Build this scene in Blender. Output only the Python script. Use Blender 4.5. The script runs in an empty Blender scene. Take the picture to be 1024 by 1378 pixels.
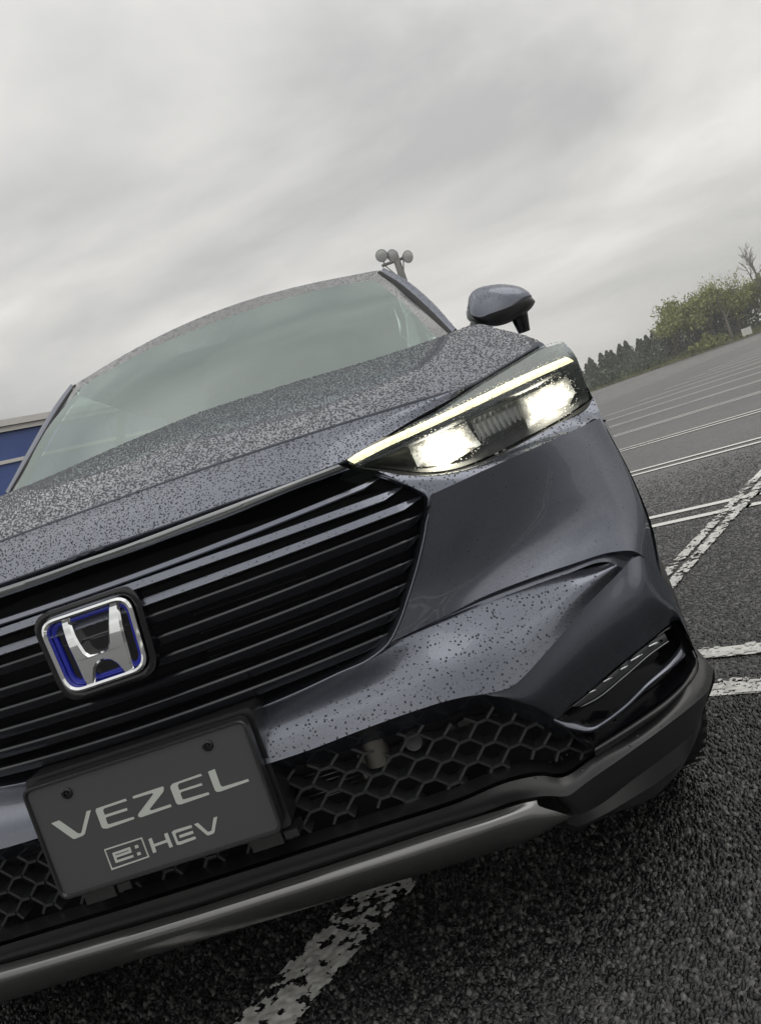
import bpy, bmesh, math, random
import numpy as np
from mathutils import Matrix, Vector
random.seed(7); rng = np.random.default_rng(7)
scene = bpy.context.scene
# car and place survey: metres, X to the car's left, Y to the rear, Z up
K = {
  'hood_front': [[0.0,0.15,0.9188],[0.0671,0.152,0.919],[0.1341,0.154,0.919],[0.2007,0.1561,0.9186],[0.2655,0.1639,0.9181],[0.3302,0.1716,0.917],[0.3951,0.1794,0.9152],[0.4596,0.1927,0.9133],[0.5182,0.204,0.9112],[0.5708,0.2143,0.9091],[0.612,0.2239,0.9068],[0.6415,0.23,0.9041],[0.677,0.2441,0.9067],[0.7198,0.2729,0.9153],[0.7605,0.3037,0.9246],[0.8001,0.3419,0.9349],[0.8211,0.3643,0.9405]],
  'hood_back': [[0.0862,1.05,1.1269],[0.2839,1.05,1.1176],[0.456,1.05,1.1059],[0.5912,1.04,1.0991],[0.6891,1.0,1.0921],[0.7746,0.88,1.0772],[0.8104,0.72,1.0275],[0.8396,0.6,0.9848],[0.8478,0.5,0.9543]],
  'nose_low': [[0.0,0.0652,0.8507],[0.0624,0.0669,0.8491],[0.1096,0.0683,0.8489],[0.1566,0.0697,0.8486],[0.1943,0.0708,0.849],[0.2311,0.0747,0.8495],[0.2912,0.0844,0.8484],[0.3518,0.0942,0.8472],[0.3897,0.1063,0.8491],[0.4279,0.1209,0.8511],[0.4527,0.1337,0.8561],[0.4779,0.1466,0.8613],[0.5189,0.1654,0.8702],[0.5608,0.1852,0.8794],[0.6066,0.207,0.8873],[0.6536,0.2293,0.8953]],
  'nose_top': [[0.0,0.1501,0.9162],[0.0661,0.152,0.9165],[0.1331,0.154,0.9163],[0.1997,0.156,0.9157],[0.2644,0.1637,0.915],[0.3292,0.1715,0.9139],[0.394,0.1793,0.9122],[0.4585,0.1925,0.9102],[0.5172,0.2037,0.9082],[0.5698,0.214,0.9062],[0.6107,0.2233,0.9041],[0.6397,0.2287,0.9018],[0.6542,0.2315,0.9007]],
  'glass_top': [[0.0161,1.7,1.4842],[0.1382,1.7,1.5016],[0.2918,1.7,1.4904],[0.4418,1.715,1.4778],[0.582,1.73,1.4522]],
  'glass_side': [[0.582,1.73,1.4522],[0.6119,1.62,1.3687],[0.6441,1.49,1.2718],[0.6996,1.25,1.1223]],
  'pillar_in': [[0.604,1.78,1.4835],[0.6428,1.67,1.4004],[0.677,1.55,1.3099],[0.741,1.3,1.1288]],
  'pillar_out': [[0.6364,1.81,1.4899],[0.6741,1.73,1.4324],[0.7047,1.65,1.3708],[0.7414,1.52,1.2678],[0.7713,1.33,1.1296]],
  'roof_edge': [[0.0169,1.78,1.546],[0.1095,1.78,1.5555],[0.2517,1.79,1.5459],[0.3641,1.8,1.5357],[0.5026,1.81,1.516],[0.6077,1.84,1.5046]],
  'C0': [[0.5394,0.0897,0.7548],[0.5813,0.1012,0.7581],[0.6201,0.1125,0.7614],[0.6723,0.1278,0.7652],[0.7125,0.1446,0.7672],[0.7677,0.1675,0.7708],[0.8195,0.1982,0.7739],[0.8468,0.2127,0.7765],[0.8581,0.2252,0.7663]],
  'C2': [[0.401,0.0882,0.5535],[0.4497,0.0986,0.5573],[0.502,0.1098,0.5625],[0.568,0.1193,0.5701],[0.6323,0.125,0.5727],[0.7074,0.1243,0.5739],[0.795,0.1377,0.5673],[0.8294,0.1563,0.5503],[0.8638,0.1992,0.4907]],
  'M1': [[0.5042,0.0966,0.6819],[0.5561,0.1082,0.6838],[0.608,0.1234,0.687],[0.6603,0.1368,0.6892],[0.7125,0.1503,0.6892],[0.7725,0.1648,0.6906],[0.8286,0.19,0.6895],[0.8649,0.2181,0.6798],[0.8794,0.2412,0.6563]],
  'M2': [[0.4624,0.0995,0.6189],[0.5084,0.1093,0.6178],[0.5591,0.1209,0.6176],[0.6238,0.1359,0.6187],[0.6959,0.147,0.622],[0.7673,0.1569,0.622],[0.8263,0.1727,0.6169],[0.8616,0.1978,0.5984],[0.882,0.2328,0.5648]],
  'ledge_up': [[0.4762,0.1083,0.8169],[0.4983,0.111,0.8053],[0.5372,0.1173,0.7877],[0.576,0.1276,0.7762],[0.6262,0.1423,0.7734],[0.6937,0.1641,0.7789],[0.7793,0.2027,0.7909],[0.8463,0.2473,0.7996],[0.8633,0.2616,0.8134]],
  'ledge_mid': [[0.5085,0.0976,0.7868],[0.5405,0.1045,0.7827],[0.5792,0.115,0.7756],[0.6247,0.1283,0.7718],[0.6697,0.1415,0.7715],[0.7314,0.1676,0.7759],[0.8005,0.2041,0.7834],[0.8477,0.2334,0.789],[0.861,0.2427,0.7908]],
  'shelf_top': [[0.0,0.0563,0.5313],[0.1547,0.0596,0.5266],[0.2395,0.0657,0.5306],[0.313,0.0776,0.5366],[0.3682,0.0842,0.5415],[0.4243,0.0952,0.5527],[0.5021,0.1138,0.5551],[0.5679,0.1252,0.5573],[0.6322,0.133,0.5583],[0.7042,0.1329,0.5595],[0.7812,0.1418,0.5522]],
  'shelf_bot': [[0.0,-0.0044,0.4643],[0.1796,-0.0026,0.4578],[0.2509,0.0001,0.4576],[0.3345,0.0061,0.4604],[0.4168,0.0156,0.4598],[0.4744,0.0259,0.4552],[0.5191,0.0354,0.4456],[0.5658,0.0496,0.4388],[0.6321,0.072,0.4666],[0.7159,0.1062,0.5061],[0.798,0.1519,0.5345]],
  'shelf_mid': [[0,0.0036,0.4894],[0.1753,0.0063,0.4834],[0.2502,0.0104,0.4844],[0.3297,0.0182,0.488],[0.4027,0.0259,0.4895],[0.4593,0.0373,0.4897],[0.5141,0.0497,0.4839],[0.5664,0.0628,0.4801],[0.6315,0.0801,0.4994],[0.7105,0.1024,0.5268],[0.7898,0.1347,0.5436]],
  'under_a': [[0.401,0.0882,0.5535],[0.4497,0.0986,0.5573],[0.502,0.1098,0.5625],[0.568,0.1193,0.5701],[0.6323,0.125,0.5727],[0.7074,0.1243,0.5739],[0.795,0.1377,0.5673],[0.8147,0.1478,0.5587],[0.8269,0.1545,0.552],[0.8377,0.1662,0.5401]],
  'under_b': [[0.401,0.0882,0.5535],[0.4495,0.1006,0.5531],[0.5021,0.1138,0.5551],[0.5679,0.1252,0.5573],[0.6322,0.133,0.5583],[0.7042,0.1329,0.5595],[0.7812,0.1418,0.5522],[0.7982,0.152,0.5351],[0.8173,0.1636,0.5416],[0.8377,0.1667,0.5396]],
  'corner_top': [[0.5191,0.0354,0.4456],[0.5658,0.0496,0.4388],[0.6321,0.072,0.4666],[0.7159,0.1062,0.5061],[0.798,0.1519,0.5345],[0.8173,0.1636,0.5416],[0.8367,0.166,0.5411],[0.8663,0.2034,0.4865],[0.8818,0.2317,0.4238],[0.8841,0.2377,0.3661]],
  'corner_bot': [[0.5723,0.0805,0.4],[0.6103,0.0916,0.3542],[0.6389,0.098,0.3628],[0.6902,0.1126,0.378],[0.7481,0.1367,0.3926],[0.7791,0.1506,0.3991],[0.8126,0.1743,0.4026],[0.8439,0.1966,0.4065],[0.8702,0.2262,0.4014],[0.8827,0.2419,0.3781]],
  'corner_mid': [[0.5454,0.045,0.4275],[0.5874,0.0584,0.4015],[0.6347,0.0728,0.4195],[0.7017,0.0967,0.4464],[0.7704,0.1287,0.468],[0.7956,0.1431,0.4742],[0.8219,0.1562,0.4762],[0.8509,0.1811,0.4519],[0.872,0.212,0.4178],[0.8794,0.2227,0.3778]],
  'side_col': [[0.8581,0.2252,0.7663],[0.8772,0.232,0.6575],[0.8794,0.2217,0.567],[0.8638,0.1992,0.4907],[0.8814,0.2303,0.4242],[0.8841,0.2377,0.3661],[0.8883,0.2429,0.3312]],
  'ret_out': [[0.0,-0.0044,0.4643],[0.1796,-0.0026,0.4578],[0.2509,0.0001,0.4576],[0.3349,0.0042,0.461],[0.4172,0.0117,0.4611],[0.4746,0.0239,0.4559],[0.5191,0.0354,0.4456],[0.5497,0.0619,0.4227],[0.5723,0.0805,0.4],[0.6103,0.0916,0.3542],[0.6384,0.0998,0.3226]],
  'ret_in': [[0.0,0.0511,0.4211],[0.1601,0.0548,0.4211],[0.2274,0.0593,0.4176],[0.3253,0.071,0.4138],[0.3982,0.0798,0.412],[0.4516,0.091,0.4068],[0.4885,0.0989,0.4071],[0.5221,0.106,0.3973],[0.5494,0.1119,0.3758],[0.5826,0.1215,0.3429],[0.6202,0.1325,0.3052]],
  'apron_a': [[0.0,-0.003,0.3095],[0.1003,-0.001,0.3088],[0.2907,0.0129,0.3041],[0.4288,0.0321,0.2969],[0.5174,0.0591,0.2917],[0.5617,0.0834,0.275],[0.5947,0.1001,0.254],[0.655,0.1177,0.2631],[0.7377,0.151,0.2699],[0.7986,0.1783,0.2785],[0.8526,0.2132,0.2909],[0.8839,0.2493,0.297],[0.8991,0.2844,0.31]],
  'apron_b': [[0.0,0.0046,0.2741],[0.0859,0.0064,0.2745],[0.279,0.0188,0.2723],[0.4182,0.0366,0.2656],[0.519,0.0541,0.262],[0.558,0.0646,0.2506],[0.5913,0.0803,0.2322],[0.628,0.093,0.2387],[0.6977,0.1153,0.2502],[0.7847,0.1504,0.2627],[0.8504,0.193,0.267],[0.8882,0.2332,0.2655],[0.9213,0.2926,0.2741]],
  'apron_m': [[0.0,0.0628,0.2615],[0.0797,0.0644,0.2626],[0.2743,0.0769,0.2604],[0.4145,0.0951,0.2535],[0.5147,0.1165,0.2446],[0.5578,0.1283,0.2286],[0.591,0.098,0.1911],[0.6268,0.1125,0.1841],[0.7034,0.1405,0.1962],[0.7614,0.1636,0.2046],[0.8128,0.1904,0.2106],[0.8351,0.2024,0.2164],[0.8598,0.2192,0.2337]],
  'apron_c': [[0.0,0.0913,0.2214],[0.0478,0.0914,0.2196],[0.2488,0.1019,0.2153],[0.393,0.1192,0.2063],[0.492,0.1396,0.1842],[0.5345,0.1487,0.1749],[0.5867,0.1177,0.1545],[0.6336,0.1264,0.1562],[0.6902,0.1446,0.1516],[0.7383,0.1662,0.1498],[0.7837,0.1876,0.1608],[0.8165,0.2211,0.1702],[0.8488,0.2541,0.1887]],
  'bar0': [[0.0,-0.0013,0.2759],[0.0879,0.0006,0.2762],[0.2795,0.0135,0.2726],[0.3982,0.0278,0.2679],[0.4691,0.0427,0.2611],[0.5167,0.0535,0.2555],[0.5425,0.0598,0.2503]],
  'bar1': [[0.0,-0.0196,0.2713],[0.0901,-0.0173,0.2706],[0.2785,-0.0046,0.266],[0.395,0.0094,0.2603],[0.4649,0.0238,0.2536],[0.518,0.0412,0.2462],[0.5457,0.0551,0.2403]],
  'bar2': [[0.0,-0.0216,0.2627],[0.0877,-0.0194,0.2628],[0.2759,-0.0069,0.2584],[0.3919,0.007,0.2515],[0.4621,0.0212,0.246],[0.523,0.0408,0.236],[0.5624,0.059,0.2266]],
  'bar3': [[0.0,0.017,0.2148],[0.0611,0.0178,0.2141],[0.2557,0.0287,0.2084],[0.3749,0.043,0.1989],[0.4471,0.056,0.1927],[0.5184,0.0665,0.1897],[0.5905,0.0786,0.2012]],
  'lens_top': [[0.4345,0.1224,0.8487],[0.4766,0.1413,0.8566],[0.5382,0.1645,0.8698],[0.6005,0.1918,0.8801],[0.6748,0.2285,0.8985],[0.7532,0.2779,0.9159],[0.8218,0.3349,0.9305],[0.8696,0.3845,0.9317]],
  'lens_mid': [[0.4357,0.1176,0.8434],[0.4874,0.1237,0.8478],[0.5457,0.1361,0.8526],[0.6051,0.1531,0.8587],[0.6733,0.178,0.8665],[0.7454,0.2144,0.8761],[0.8152,0.2601,0.885],[0.8673,0.3066,0.888]],
  'lens_low': [[0.438,0.1231,0.8374],[0.4881,0.1288,0.8146],[0.5376,0.1394,0.7893],[0.5894,0.1535,0.7757],[0.6565,0.1731,0.7763],[0.7261,0.2007,0.7846],[0.7938,0.2348,0.7934],[0.8593,0.2766,0.8076]],
  'drl0': [[0.4326,0.127,0.8518],[0.5033,0.144,0.86],[0.5826,0.1635,0.867],[0.6644,0.1904,0.8756],[0.7511,0.232,0.8862],[0.8503,0.3003,0.8948]],
  'drl1': [[0.4425,0.1291,0.8407],[0.5022,0.1398,0.8489],[0.582,0.1594,0.8562],[0.6635,0.1852,0.8646],[0.7497,0.2263,0.8742],[0.8611,0.3089,0.8849]],
  'drl2': [[0.4468,0.135,0.8327],[0.5049,0.1524,0.8363],[0.5849,0.1772,0.8432],[0.6679,0.2065,0.8516],[0.7554,0.2489,0.8605],[0.8709,0.3411,0.8735]],
  'lamp1': [[0.5398,0.1848,0.8343],[0.6301,0.2104,0.8412],[0.6423,0.214,0.8022],[0.5828,0.1966,0.7899],[0.5422,0.1853,0.8031]],
  'lamp2': [[0.7461,0.2548,0.8506],[0.8346,0.309,0.8592],[0.8399,0.3128,0.8308],[0.8173,0.2967,0.8097],[0.7451,0.2543,0.8031]],
  'rib': [[0.6467,0.2403,0.8457],[0.7419,0.2778,0.8536],[0.7447,0.2791,0.8081],[0.6521,0.2419,0.7974]],
  'lampback_top': [[0.4283,0.186,0.8497],[0.4731,0.1956,0.8577],[0.5376,0.2093,0.8712],[0.6016,0.2271,0.8814],[0.6765,0.249,0.8995],[0.7539,0.2833,0.9163],[0.8197,0.3234,0.9297],[0.8655,0.3643,0.9303]],
  'lampback_low': [[0.432,0.1868,0.8377],[0.4843,0.198,0.8137],[0.5365,0.2091,0.787],[0.5912,0.224,0.7728],[0.6619,0.2447,0.7734],[0.7354,0.2749,0.782],[0.8076,0.3147,0.7913],[0.8827,0.3859,0.8058]],
  'gap0': [[0.0,0.0753,0.8485],[0.0574,0.0767,0.8471],[0.105,0.0782,0.8468],[0.1524,0.0796,0.8465],[0.1905,0.0807,0.847],[0.2277,0.0843,0.8475],[0.2883,0.0941,0.8463],[0.3494,0.1039,0.8452],[0.3876,0.116,0.847],[0.4261,0.1306,0.849],[0.4511,0.1434,0.8541],[0.4765,0.1563,0.8592],[0.5175,0.1751,0.8676],[0.5596,0.1948,0.8763],[0.606,0.2184,0.8848],[0.6537,0.2423,0.8935],[0.6959,0.2672,0.9023],[0.74,0.297,0.9116],[0.7809,0.3306,0.9226],[0.8256,0.3776,0.9348]],
  'gap1': [[0.0,0.0752,0.8366],[0.0528,0.0766,0.8348],[0.1004,0.078,0.8346],[0.1479,0.0794,0.8344],[0.1862,0.0806,0.8354],[0.2237,0.0838,0.8364],[0.2841,0.0936,0.8347],[0.345,0.1034,0.8329],[0.3854,0.1158,0.8339],[0.4262,0.1306,0.8349],[0.4511,0.1484,0.8392],[0.4767,0.1664,0.8435],[0.518,0.1852,0.8512],[0.5602,0.205,0.8591],[0.6088,0.2292,0.8688],[0.6589,0.2538,0.8788],[0.7042,0.2809,0.8887],[0.7516,0.3122,0.8991],[0.7929,0.3492,0.9125],[0.8377,0.3962,0.927]],
  'strip0': [[0.0,0.0451,0.8396],[0.0506,0.0465,0.8392],[0.1301,0.0489,0.8404],[0.2137,0.0526,0.8423],[0.2795,0.0605,0.8439],[0.3403,0.0678,0.8454],[0.3806,0.0738,0.8465],[0.4139,0.0806,0.8474],[0.4222,0.0827,0.8477]],
  'strip1': [[0.0,0.0452,0.8259],[0.0615,0.0468,0.8249],[0.1457,0.0494,0.8263],[0.2286,0.0544,0.8276],[0.2899,0.0618,0.8308],[0.3513,0.0692,0.8339],[0.3936,0.0767,0.8346],[0.4359,0.0877,0.8354]],
  'g_edge': [[0.4724,0.1305,0.8137],[0.5101,0.1085,0.785],[0.5394,0.0917,0.7547],[0.5242,0.0925,0.7178],[0.4961,0.0925,0.669],[0.4569,0.0921,0.6134],[0.4297,0.0913,0.5786],[0.4021,0.0884,0.5531],[0.3678,0.0841,0.5404],[0.3126,0.0775,0.5355],[0.2391,0.0657,0.5295],[0.1543,0.0596,0.5255],[0,0.0562,0.5291]],
  'g_in': [[0.4604,0.1429,0.811],[0.5005,0.1364,0.778],[0.5232,0.1313,0.7513],[0.5088,0.1282,0.717],[0.4795,0.127,0.6695],[0.4394,0.1234,0.6129],[0.4112,0.1224,0.5799],[0.3866,0.1184,0.5606],[0.3545,0.1145,0.549],[0.3013,0.1082,0.5427],[0.2279,0.0993,0.5361],[0.1454,0.0944,0.5313],[0,0.0916,0.535]],
  'slats': [[0.4748,0.116,0.8071,0.2243,0.0289,0.7969],[0.5029,0.1019,0.7817,0.2246,0.009,0.7829],[0.5283,0.0974,0.7582,0.2148,0.0078,0.7557],[0.5267,0.102,0.7322,0.2039,0.0115,0.7291],[0.5098,0.1034,0.7016,0.19,0.0157,0.6946],[0.4895,0.1041,0.6683,0.1769,0.0203,0.6629],[0.4694,0.1048,0.6358,0.1633,0.0249,0.6298],[0.4458,0.1048,0.6006,0.15,0.0295,0.5973],[0.4169,0.1036,0.5684,0.1373,0.0341,0.5666]],
  'letters': [[[-0.15818,0.02812],[-0.14486,0.02862],[-0.12483,0.00098],[-0.12154,-0.00046],[-0.11883,0.00059],[-0.0993,0.02904],[-0.09241,0.02853],[-0.11436,-0.00276],[-0.11781,-0.00471],[-0.13131,-0.00575],[-0.13453,-0.00511]],[[-0.0839,0.02826],[-0.03557,0.02899],[-0.0347,0.0253],[-0.0714,0.025],[-0.07462,0.02261],[-0.07485,0.01508],[-0.03871,0.01484],[-0.03899,0.01114],[-0.07395,0.01099],[-0.07544,0.00861],[-0.07553,0.00045],[-0.07328,-0.00065],[-0.03381,-0.00116],[-0.03396,-0.00453],[-0.07853,-0.00583],[-0.08449,-0.00392],[-0.08609,-0.00112],[-0.08583,0.02527]],[[-0.0238,0.02897],[0.0232,0.02923],[0.02568,0.02881],[0.02601,0.02569],[0.02322,0.02131],[-0.00623,0.00248],[-0.00464,-0.0003],[0.02676,-0.00021],[0.02717,-0.00412],[-0.0221,-0.0053],[-0.02582,-0.00411],[-0.02661,-0.0012],[-0.0242,0.00163],[0.00626,0.02189],[0.00753,0.02375],[0.00547,0.02479],[-0.02408,0.02527]],[[0.03673,0.02616],[0.04102,0.02854],[0.08646,0.02974],[0.08746,0.02641],[0.05092,0.02589],[0.04744,0.02363],[0.04713,0.01583],[0.08279,0.01593],[0.083,0.01248],[0.04892,0.01262],[0.04691,0.01026],[0.04689,0.00122],[0.04923,0.00046],[0.08792,-0.00038],[0.088,-0.00416],[0.04335,-0.00518],[0.03772,-0.00413],[0.03559,-0.00079],[0.03547,0.02281]],[[0.09824,0.02928],[0.10937,0.03014],[0.10886,0.00372],[0.11111,0.00074],[0.15182,0.00027],[0.15158,-0.0034],[0.10625,-0.00481],[0.10011,-0.00376],[0.09838,-0.00038]],[[-0.02462,-0.04081],[-0.01932,-0.04036],[-0.01938,-0.05063],[0.00072,-0.04998],[0.00112,-0.04048],[0.0066,-0.0401],[0.007,-0.06269],[0.00152,-0.06309],[0.0014,-0.05384],[-0.01954,-0.05444],[-0.01978,-0.06295],[-0.02528,-0.06335]],[[0.01322,-0.04115],[0.01738,-0.0397],[0.04544,-0.04017],[0.04547,-0.04401],[0.01969,-0.04429],[0.01746,-0.04571],[0.01746,-0.05811],[0.01974,-0.05884],[0.04459,-0.05823],[0.04482,-0.06215],[0.01801,-0.06342],[0.01383,-0.06209]],[[0.02205,-0.04932],[0.04426,-0.04895],[0.04415,-0.05319],[0.02175,-0.05349]],[[0.05009,-0.04017],[0.05609,-0.03997],[0.06565,-0.05794],[0.07146,-0.05767],[0.08155,-0.03964],[0.08738,-0.03982],[0.07509,-0.06096],[0.07242,-0.06245],[0.06444,-0.06288],[0.06246,-0.06139]],[[-0.05591,-0.05654],[-0.08527,-0.05701],[-0.08542,-0.06044],[-0.05605,-0.05996]],[[-0.08218,-0.06009],[-0.08168,-0.04441],[-0.08518,-0.0445],[-0.08568,-0.06019]],[[-0.08501,-0.04764],[-0.05623,-0.04698],[-0.05611,-0.04356],[-0.08488,-0.04421]],[[-0.05936,-0.04395],[-0.05943,-0.05197],[-0.05594,-0.0518],[-0.05588,-0.04378]],[[-0.05615,-0.04871],[-0.08363,-0.04936],[-0.08375,-0.05278],[-0.05627,-0.05212]],[[-0.04851,-0.04391],[-0.04334,-0.04384],[-0.04327,-0.04816],[-0.04852,-0.04842]],[[-0.04903,-0.05535],[-0.04377,-0.05509],[-0.04371,-0.05941],[-0.04896,-0.05968]],[[-0.09506,-0.03509],[-0.03306,-0.0349],[-0.03482,-0.03669],[-0.09358,-0.03686]],[[-0.03306,-0.0349],[-0.03293,-0.06714],[-0.03486,-0.06545],[-0.03482,-0.03669]],[[-0.03293,-0.06714],[-0.09555,-0.06883],[-0.09362,-0.06663],[-0.03486,-0.06545]],[[-0.09555,-0.06883],[-0.09506,-0.03509],[-0.09358,-0.03686],[-0.09362,-0.06663]]],
  'H': [[-0.0401,0.05126],[-0.02531,0.05184],[-0.0216,0.02142],[-0.01568,-0.00473],[-0.01053,-0.01154],[-0.00329,-0.01295],[0.01257,-0.01216],[0.01952,-0.00891],[0.02396,-0.00278],[0.02801,0.01106],[0.03943,0.05264],[0.05525,0.05029],[0.05405,0.03383],[0.04909,-0.01123],[0.0442,-0.05225],[0.02978,-0.05482],[0.02656,-0.04636],[0.02344,-0.03768],[0.01732,-0.03003],[0.00752,-0.02522],[-0.00278,-0.02636],[-0.01015,-0.03334],[-0.01959,-0.05498],[-0.03282,-0.05417],[-0.03489,-0.03402],[-0.03564,-0.01588],[-0.03802,0.01805]],
  'embq': [[-0.06674,0.0568],[0.0847,0.05325],[0.07019,-0.06133],[-0.06573,-0.05932]],
  'slot': [[0.61,0.0935,0.3523],[0.6362,0.1012,0.36],[0.6901,0.1185,0.3735],[0.7518,0.1463,0.3885],[0.8085,0.1794,0.3973],[0.8445,0.2051,0.4001],[0.8694,0.2333,0.3958],[0.8779,0.2439,0.3736],[0.8861,0.2541,0.3457],[0.8896,0.2586,0.3178],[0.8879,0.2564,0.3062],[0.8675,0.2308,0.304],[0.8405,0.2022,0.304],[0.8049,0.1768,0.2999],[0.7434,0.1425,0.2951],[0.6593,0.1079,0.2866],[0.6489,0.1049,0.2835],[0.6334,0.1004,0.3072]],
  'slot_back': [[0.612,0.1401,0.3341],[0.6391,0.1481,0.3421],[0.6952,0.1668,0.3559],[0.7593,0.1957,0.3714],[0.8187,0.2327,0.3797],[0.8572,0.264,0.3812],[0.8841,0.2977,0.3753],[0.8972,0.3265,0.3461],[0.9139,0.3714,0.3047],[0.9144,0.3623,0.2795],[0.9144,0.3675,0.2642],[0.8821,0.2951,0.2791],[0.8523,0.2579,0.2821],[0.815,0.23,0.2783],[0.7506,0.1918,0.2744],[0.6631,0.1551,0.2659],[0.6524,0.1519,0.2627],[0.6363,0.1472,0.2873]],
  'ridge0': [[0.6595,0.124,0.28],[0.7459,0.1597,0.2879],[0.8089,0.1956,0.2935],[0.8455,0.2218,0.2989],[0.8794,0.2617,0.3075],[0.8851,0.2689,0.3135]],
  'ridge1': [[0.6557,0.1009,0.2804],[0.7384,0.1343,0.2867],[0.8005,0.1676,0.2911],[0.846,0.2001,0.2988],[0.8785,0.2386,0.3049],[0.8882,0.2507,0.3177]],
  'ridge2': [[0.6546,0.1126,0.2654],[0.7369,0.1456,0.2723],[0.7986,0.1783,0.2785],[0.8541,0.2201,0.2882],[0.8865,0.2607,0.2926],[0.9077,0.3181,0.2945]],
  'blade_up': [[0.6096,0.0934,0.355],[0.6234,0.1025,0.3432],[0.6426,0.1111,0.3323],[0.6557,0.1159,0.3197],[0.6657,0.1188,0.314],[0.6788,0.1216,0.3138],[0.7269,0.1411,0.3235],[0.7734,0.162,0.3394],[0.8272,0.1987,0.3478],[0.8626,0.2327,0.3538],[0.8729,0.2537,0.3559]],
  'blade_low': [[0.6098,0.0895,0.3501],[0.6232,0.0924,0.3369],[0.6397,0.0972,0.3244],[0.6572,0.1033,0.3137],[0.6673,0.1073,0.3115],[0.684,0.1138,0.3125],[0.7284,0.1298,0.3218],[0.7766,0.1495,0.3372],[0.8323,0.1873,0.3427],[0.8656,0.2265,0.3406],[0.874,0.251,0.3365]],
  'fog0': [[0.6436,0.1113,0.3578],[0.6764,0.1209,0.3682],[0.7368,0.1476,0.38],[0.7977,0.1797,0.3915],[0.8405,0.2102,0.3906]],
  'fog1': [[0.6577,0.1195,0.3502],[0.6806,0.1263,0.3507],[0.7431,0.1544,0.3626],[0.804,0.1881,0.3749],[0.8429,0.216,0.376]],
  'fogd': [[[0.6738,0.1172,0.3674],[0.6894,0.1233,0.3664]],[[0.7054,0.1304,0.3728],[0.7218,0.1378,0.3726]],[[0.7404,0.1462,0.3778],[0.7544,0.1525,0.3777]],[[0.762,0.1559,0.3831],[0.7854,0.1678,0.3835]],[[0.8018,0.1796,0.389],[0.8293,0.1992,0.3851]]],
  'sensor': [[0.736,0.1192,0.4684],[0.7313,0.1171,0.4781]],
  'lsensor': [[0.3882,0.0786,0.394],[0.3766,0.0772,0.4073]],
  'nodes': [[-31,5,-0.6674,0.2687],[-30,4,-0.6309,0.288],[-29,3,-0.5944,0.3073],[-29,5,-0.5944,0.2687],[-28,2,-0.5579,0.3266],[-28,4,-0.5579,0.288],[-27,-1,-0.5214,0.3845],[-27,1,-0.5214,0.3459],[-27,3,-0.5214,0.3073],[-26,0,-0.4849,0.3652],[-26,2,-0.4849,0.3266],[-25,-1,-0.4484,0.3845],[-25,1,-0.4484,0.3459],[-25,3,-0.4484,0.3073],[-24,-2,-0.4119,0.4038],[-24,0,-0.4119,0.3652],[-24,2,-0.4119,0.3266],[-23,-1,-0.3754,0.3845],[-23,1,-0.3754,0.3459],[-23,3,-0.3754,0.3073],[-22,-2,-0.3389,0.4038],[-22,0,-0.3389,0.3652],[-22,2,-0.3389,0.3266],[-21,-1,-0.3024,0.3845],[-21,1,-0.3024,0.3459],[-20,-2,-0.2659,0.4038],[-20,0,-0.2659,0.3652],[-20,2,-0.2659,0.3266],[-19,-1,-0.2294,0.3845],[-19,1,-0.2294,0.3459],[-18,-2,-0.1929,0.4038],[-18,0,-0.1929,0.3652],[-18,2,-0.1929,0.3266],[-17,-1,-0.1564,0.3845],[-17,1,-0.1564,0.3459],[-16,-2,-0.1199,0.4038],[-16,0,-0.1199,0.3652],[-16,2,-0.1199,0.3266],[-15,-1,-0.0834,0.3845],[-15,1,-0.0834,0.3459],[-14,-2,-0.0469,0.4038],[-14,0,-0.0469,0.3652],[-14,2,-0.0469,0.3266],[-13,-1,-0.0104,0.3845],[-13,1,-0.0104,0.3459],[-12,-2,0.0261,0.4038],[-12,0,0.0261,0.3652],[-12,2,0.0261,0.3266],[-11,-1,0.0626,0.3845],[-11,1,0.0626,0.3459],[-10,-2,0.0991,0.4038],[-10,0,0.0991,0.3652],[-10,2,0.0991,0.3266],[-9,-1,0.1356,0.3845],[-9,1,0.1356,0.3459],[-8,-2,0.1721,0.4038],[-8,0,0.1721,0.3652],[-8,2,0.1721,0.3266],[-7,-1,0.2086,0.3845],[-7,1,0.2086,0.3459],[-6,-2,0.2451,0.4038],[-6,0,0.2451,0.3652],[-6,2,0.2451,0.3266],[-5,-1,0.2816,0.3845],[-5,1,0.2816,0.3459],[-4,-2,0.3181,0.4038],[-4,0,0.3181,0.3652],[-4,2,0.3181,0.3266],[-3,-1,0.3546,0.3845],[-3,1,0.3546,0.3459],[-3,3,0.3546,0.3073],[-2,-2,0.3911,0.4038],[-2,0,0.3911,0.3652],[-2,2,0.3911,0.3266],[-1,-1,0.4276,0.3845],[-1,1,0.4276,0.3459],[-1,3,0.4276,0.3073],[0,0,0.4641,0.3652],[0,2,0.4641,0.3266],[1,-1,0.5006,0.3845],[1,1,0.5006,0.3459],[1,3,0.5006,0.3073],[2,0,0.5371,0.3652],[2,2,0.5371,0.3266],[3,1,0.5736,0.3459],[3,3,0.5736,0.3073],[4,4,0.6101,0.288],[5,5,0.6466,0.2687],[6,4,0.6831,0.288]],
  'mir_top': [[0.8331,1.4,1.2067],[0.8421,1.4,1.2256],[0.859,1.4,1.239],[0.8829,1.4,1.2438],[0.9114,1.4,1.2407],[0.9432,1.4,1.2328],[0.9734,1.4,1.2206],[1.0,1.4,1.2048],[1.0181,1.4,1.186],[1.0269,1.4,1.1681],[1.0276,1.4,1.1556]],
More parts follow.
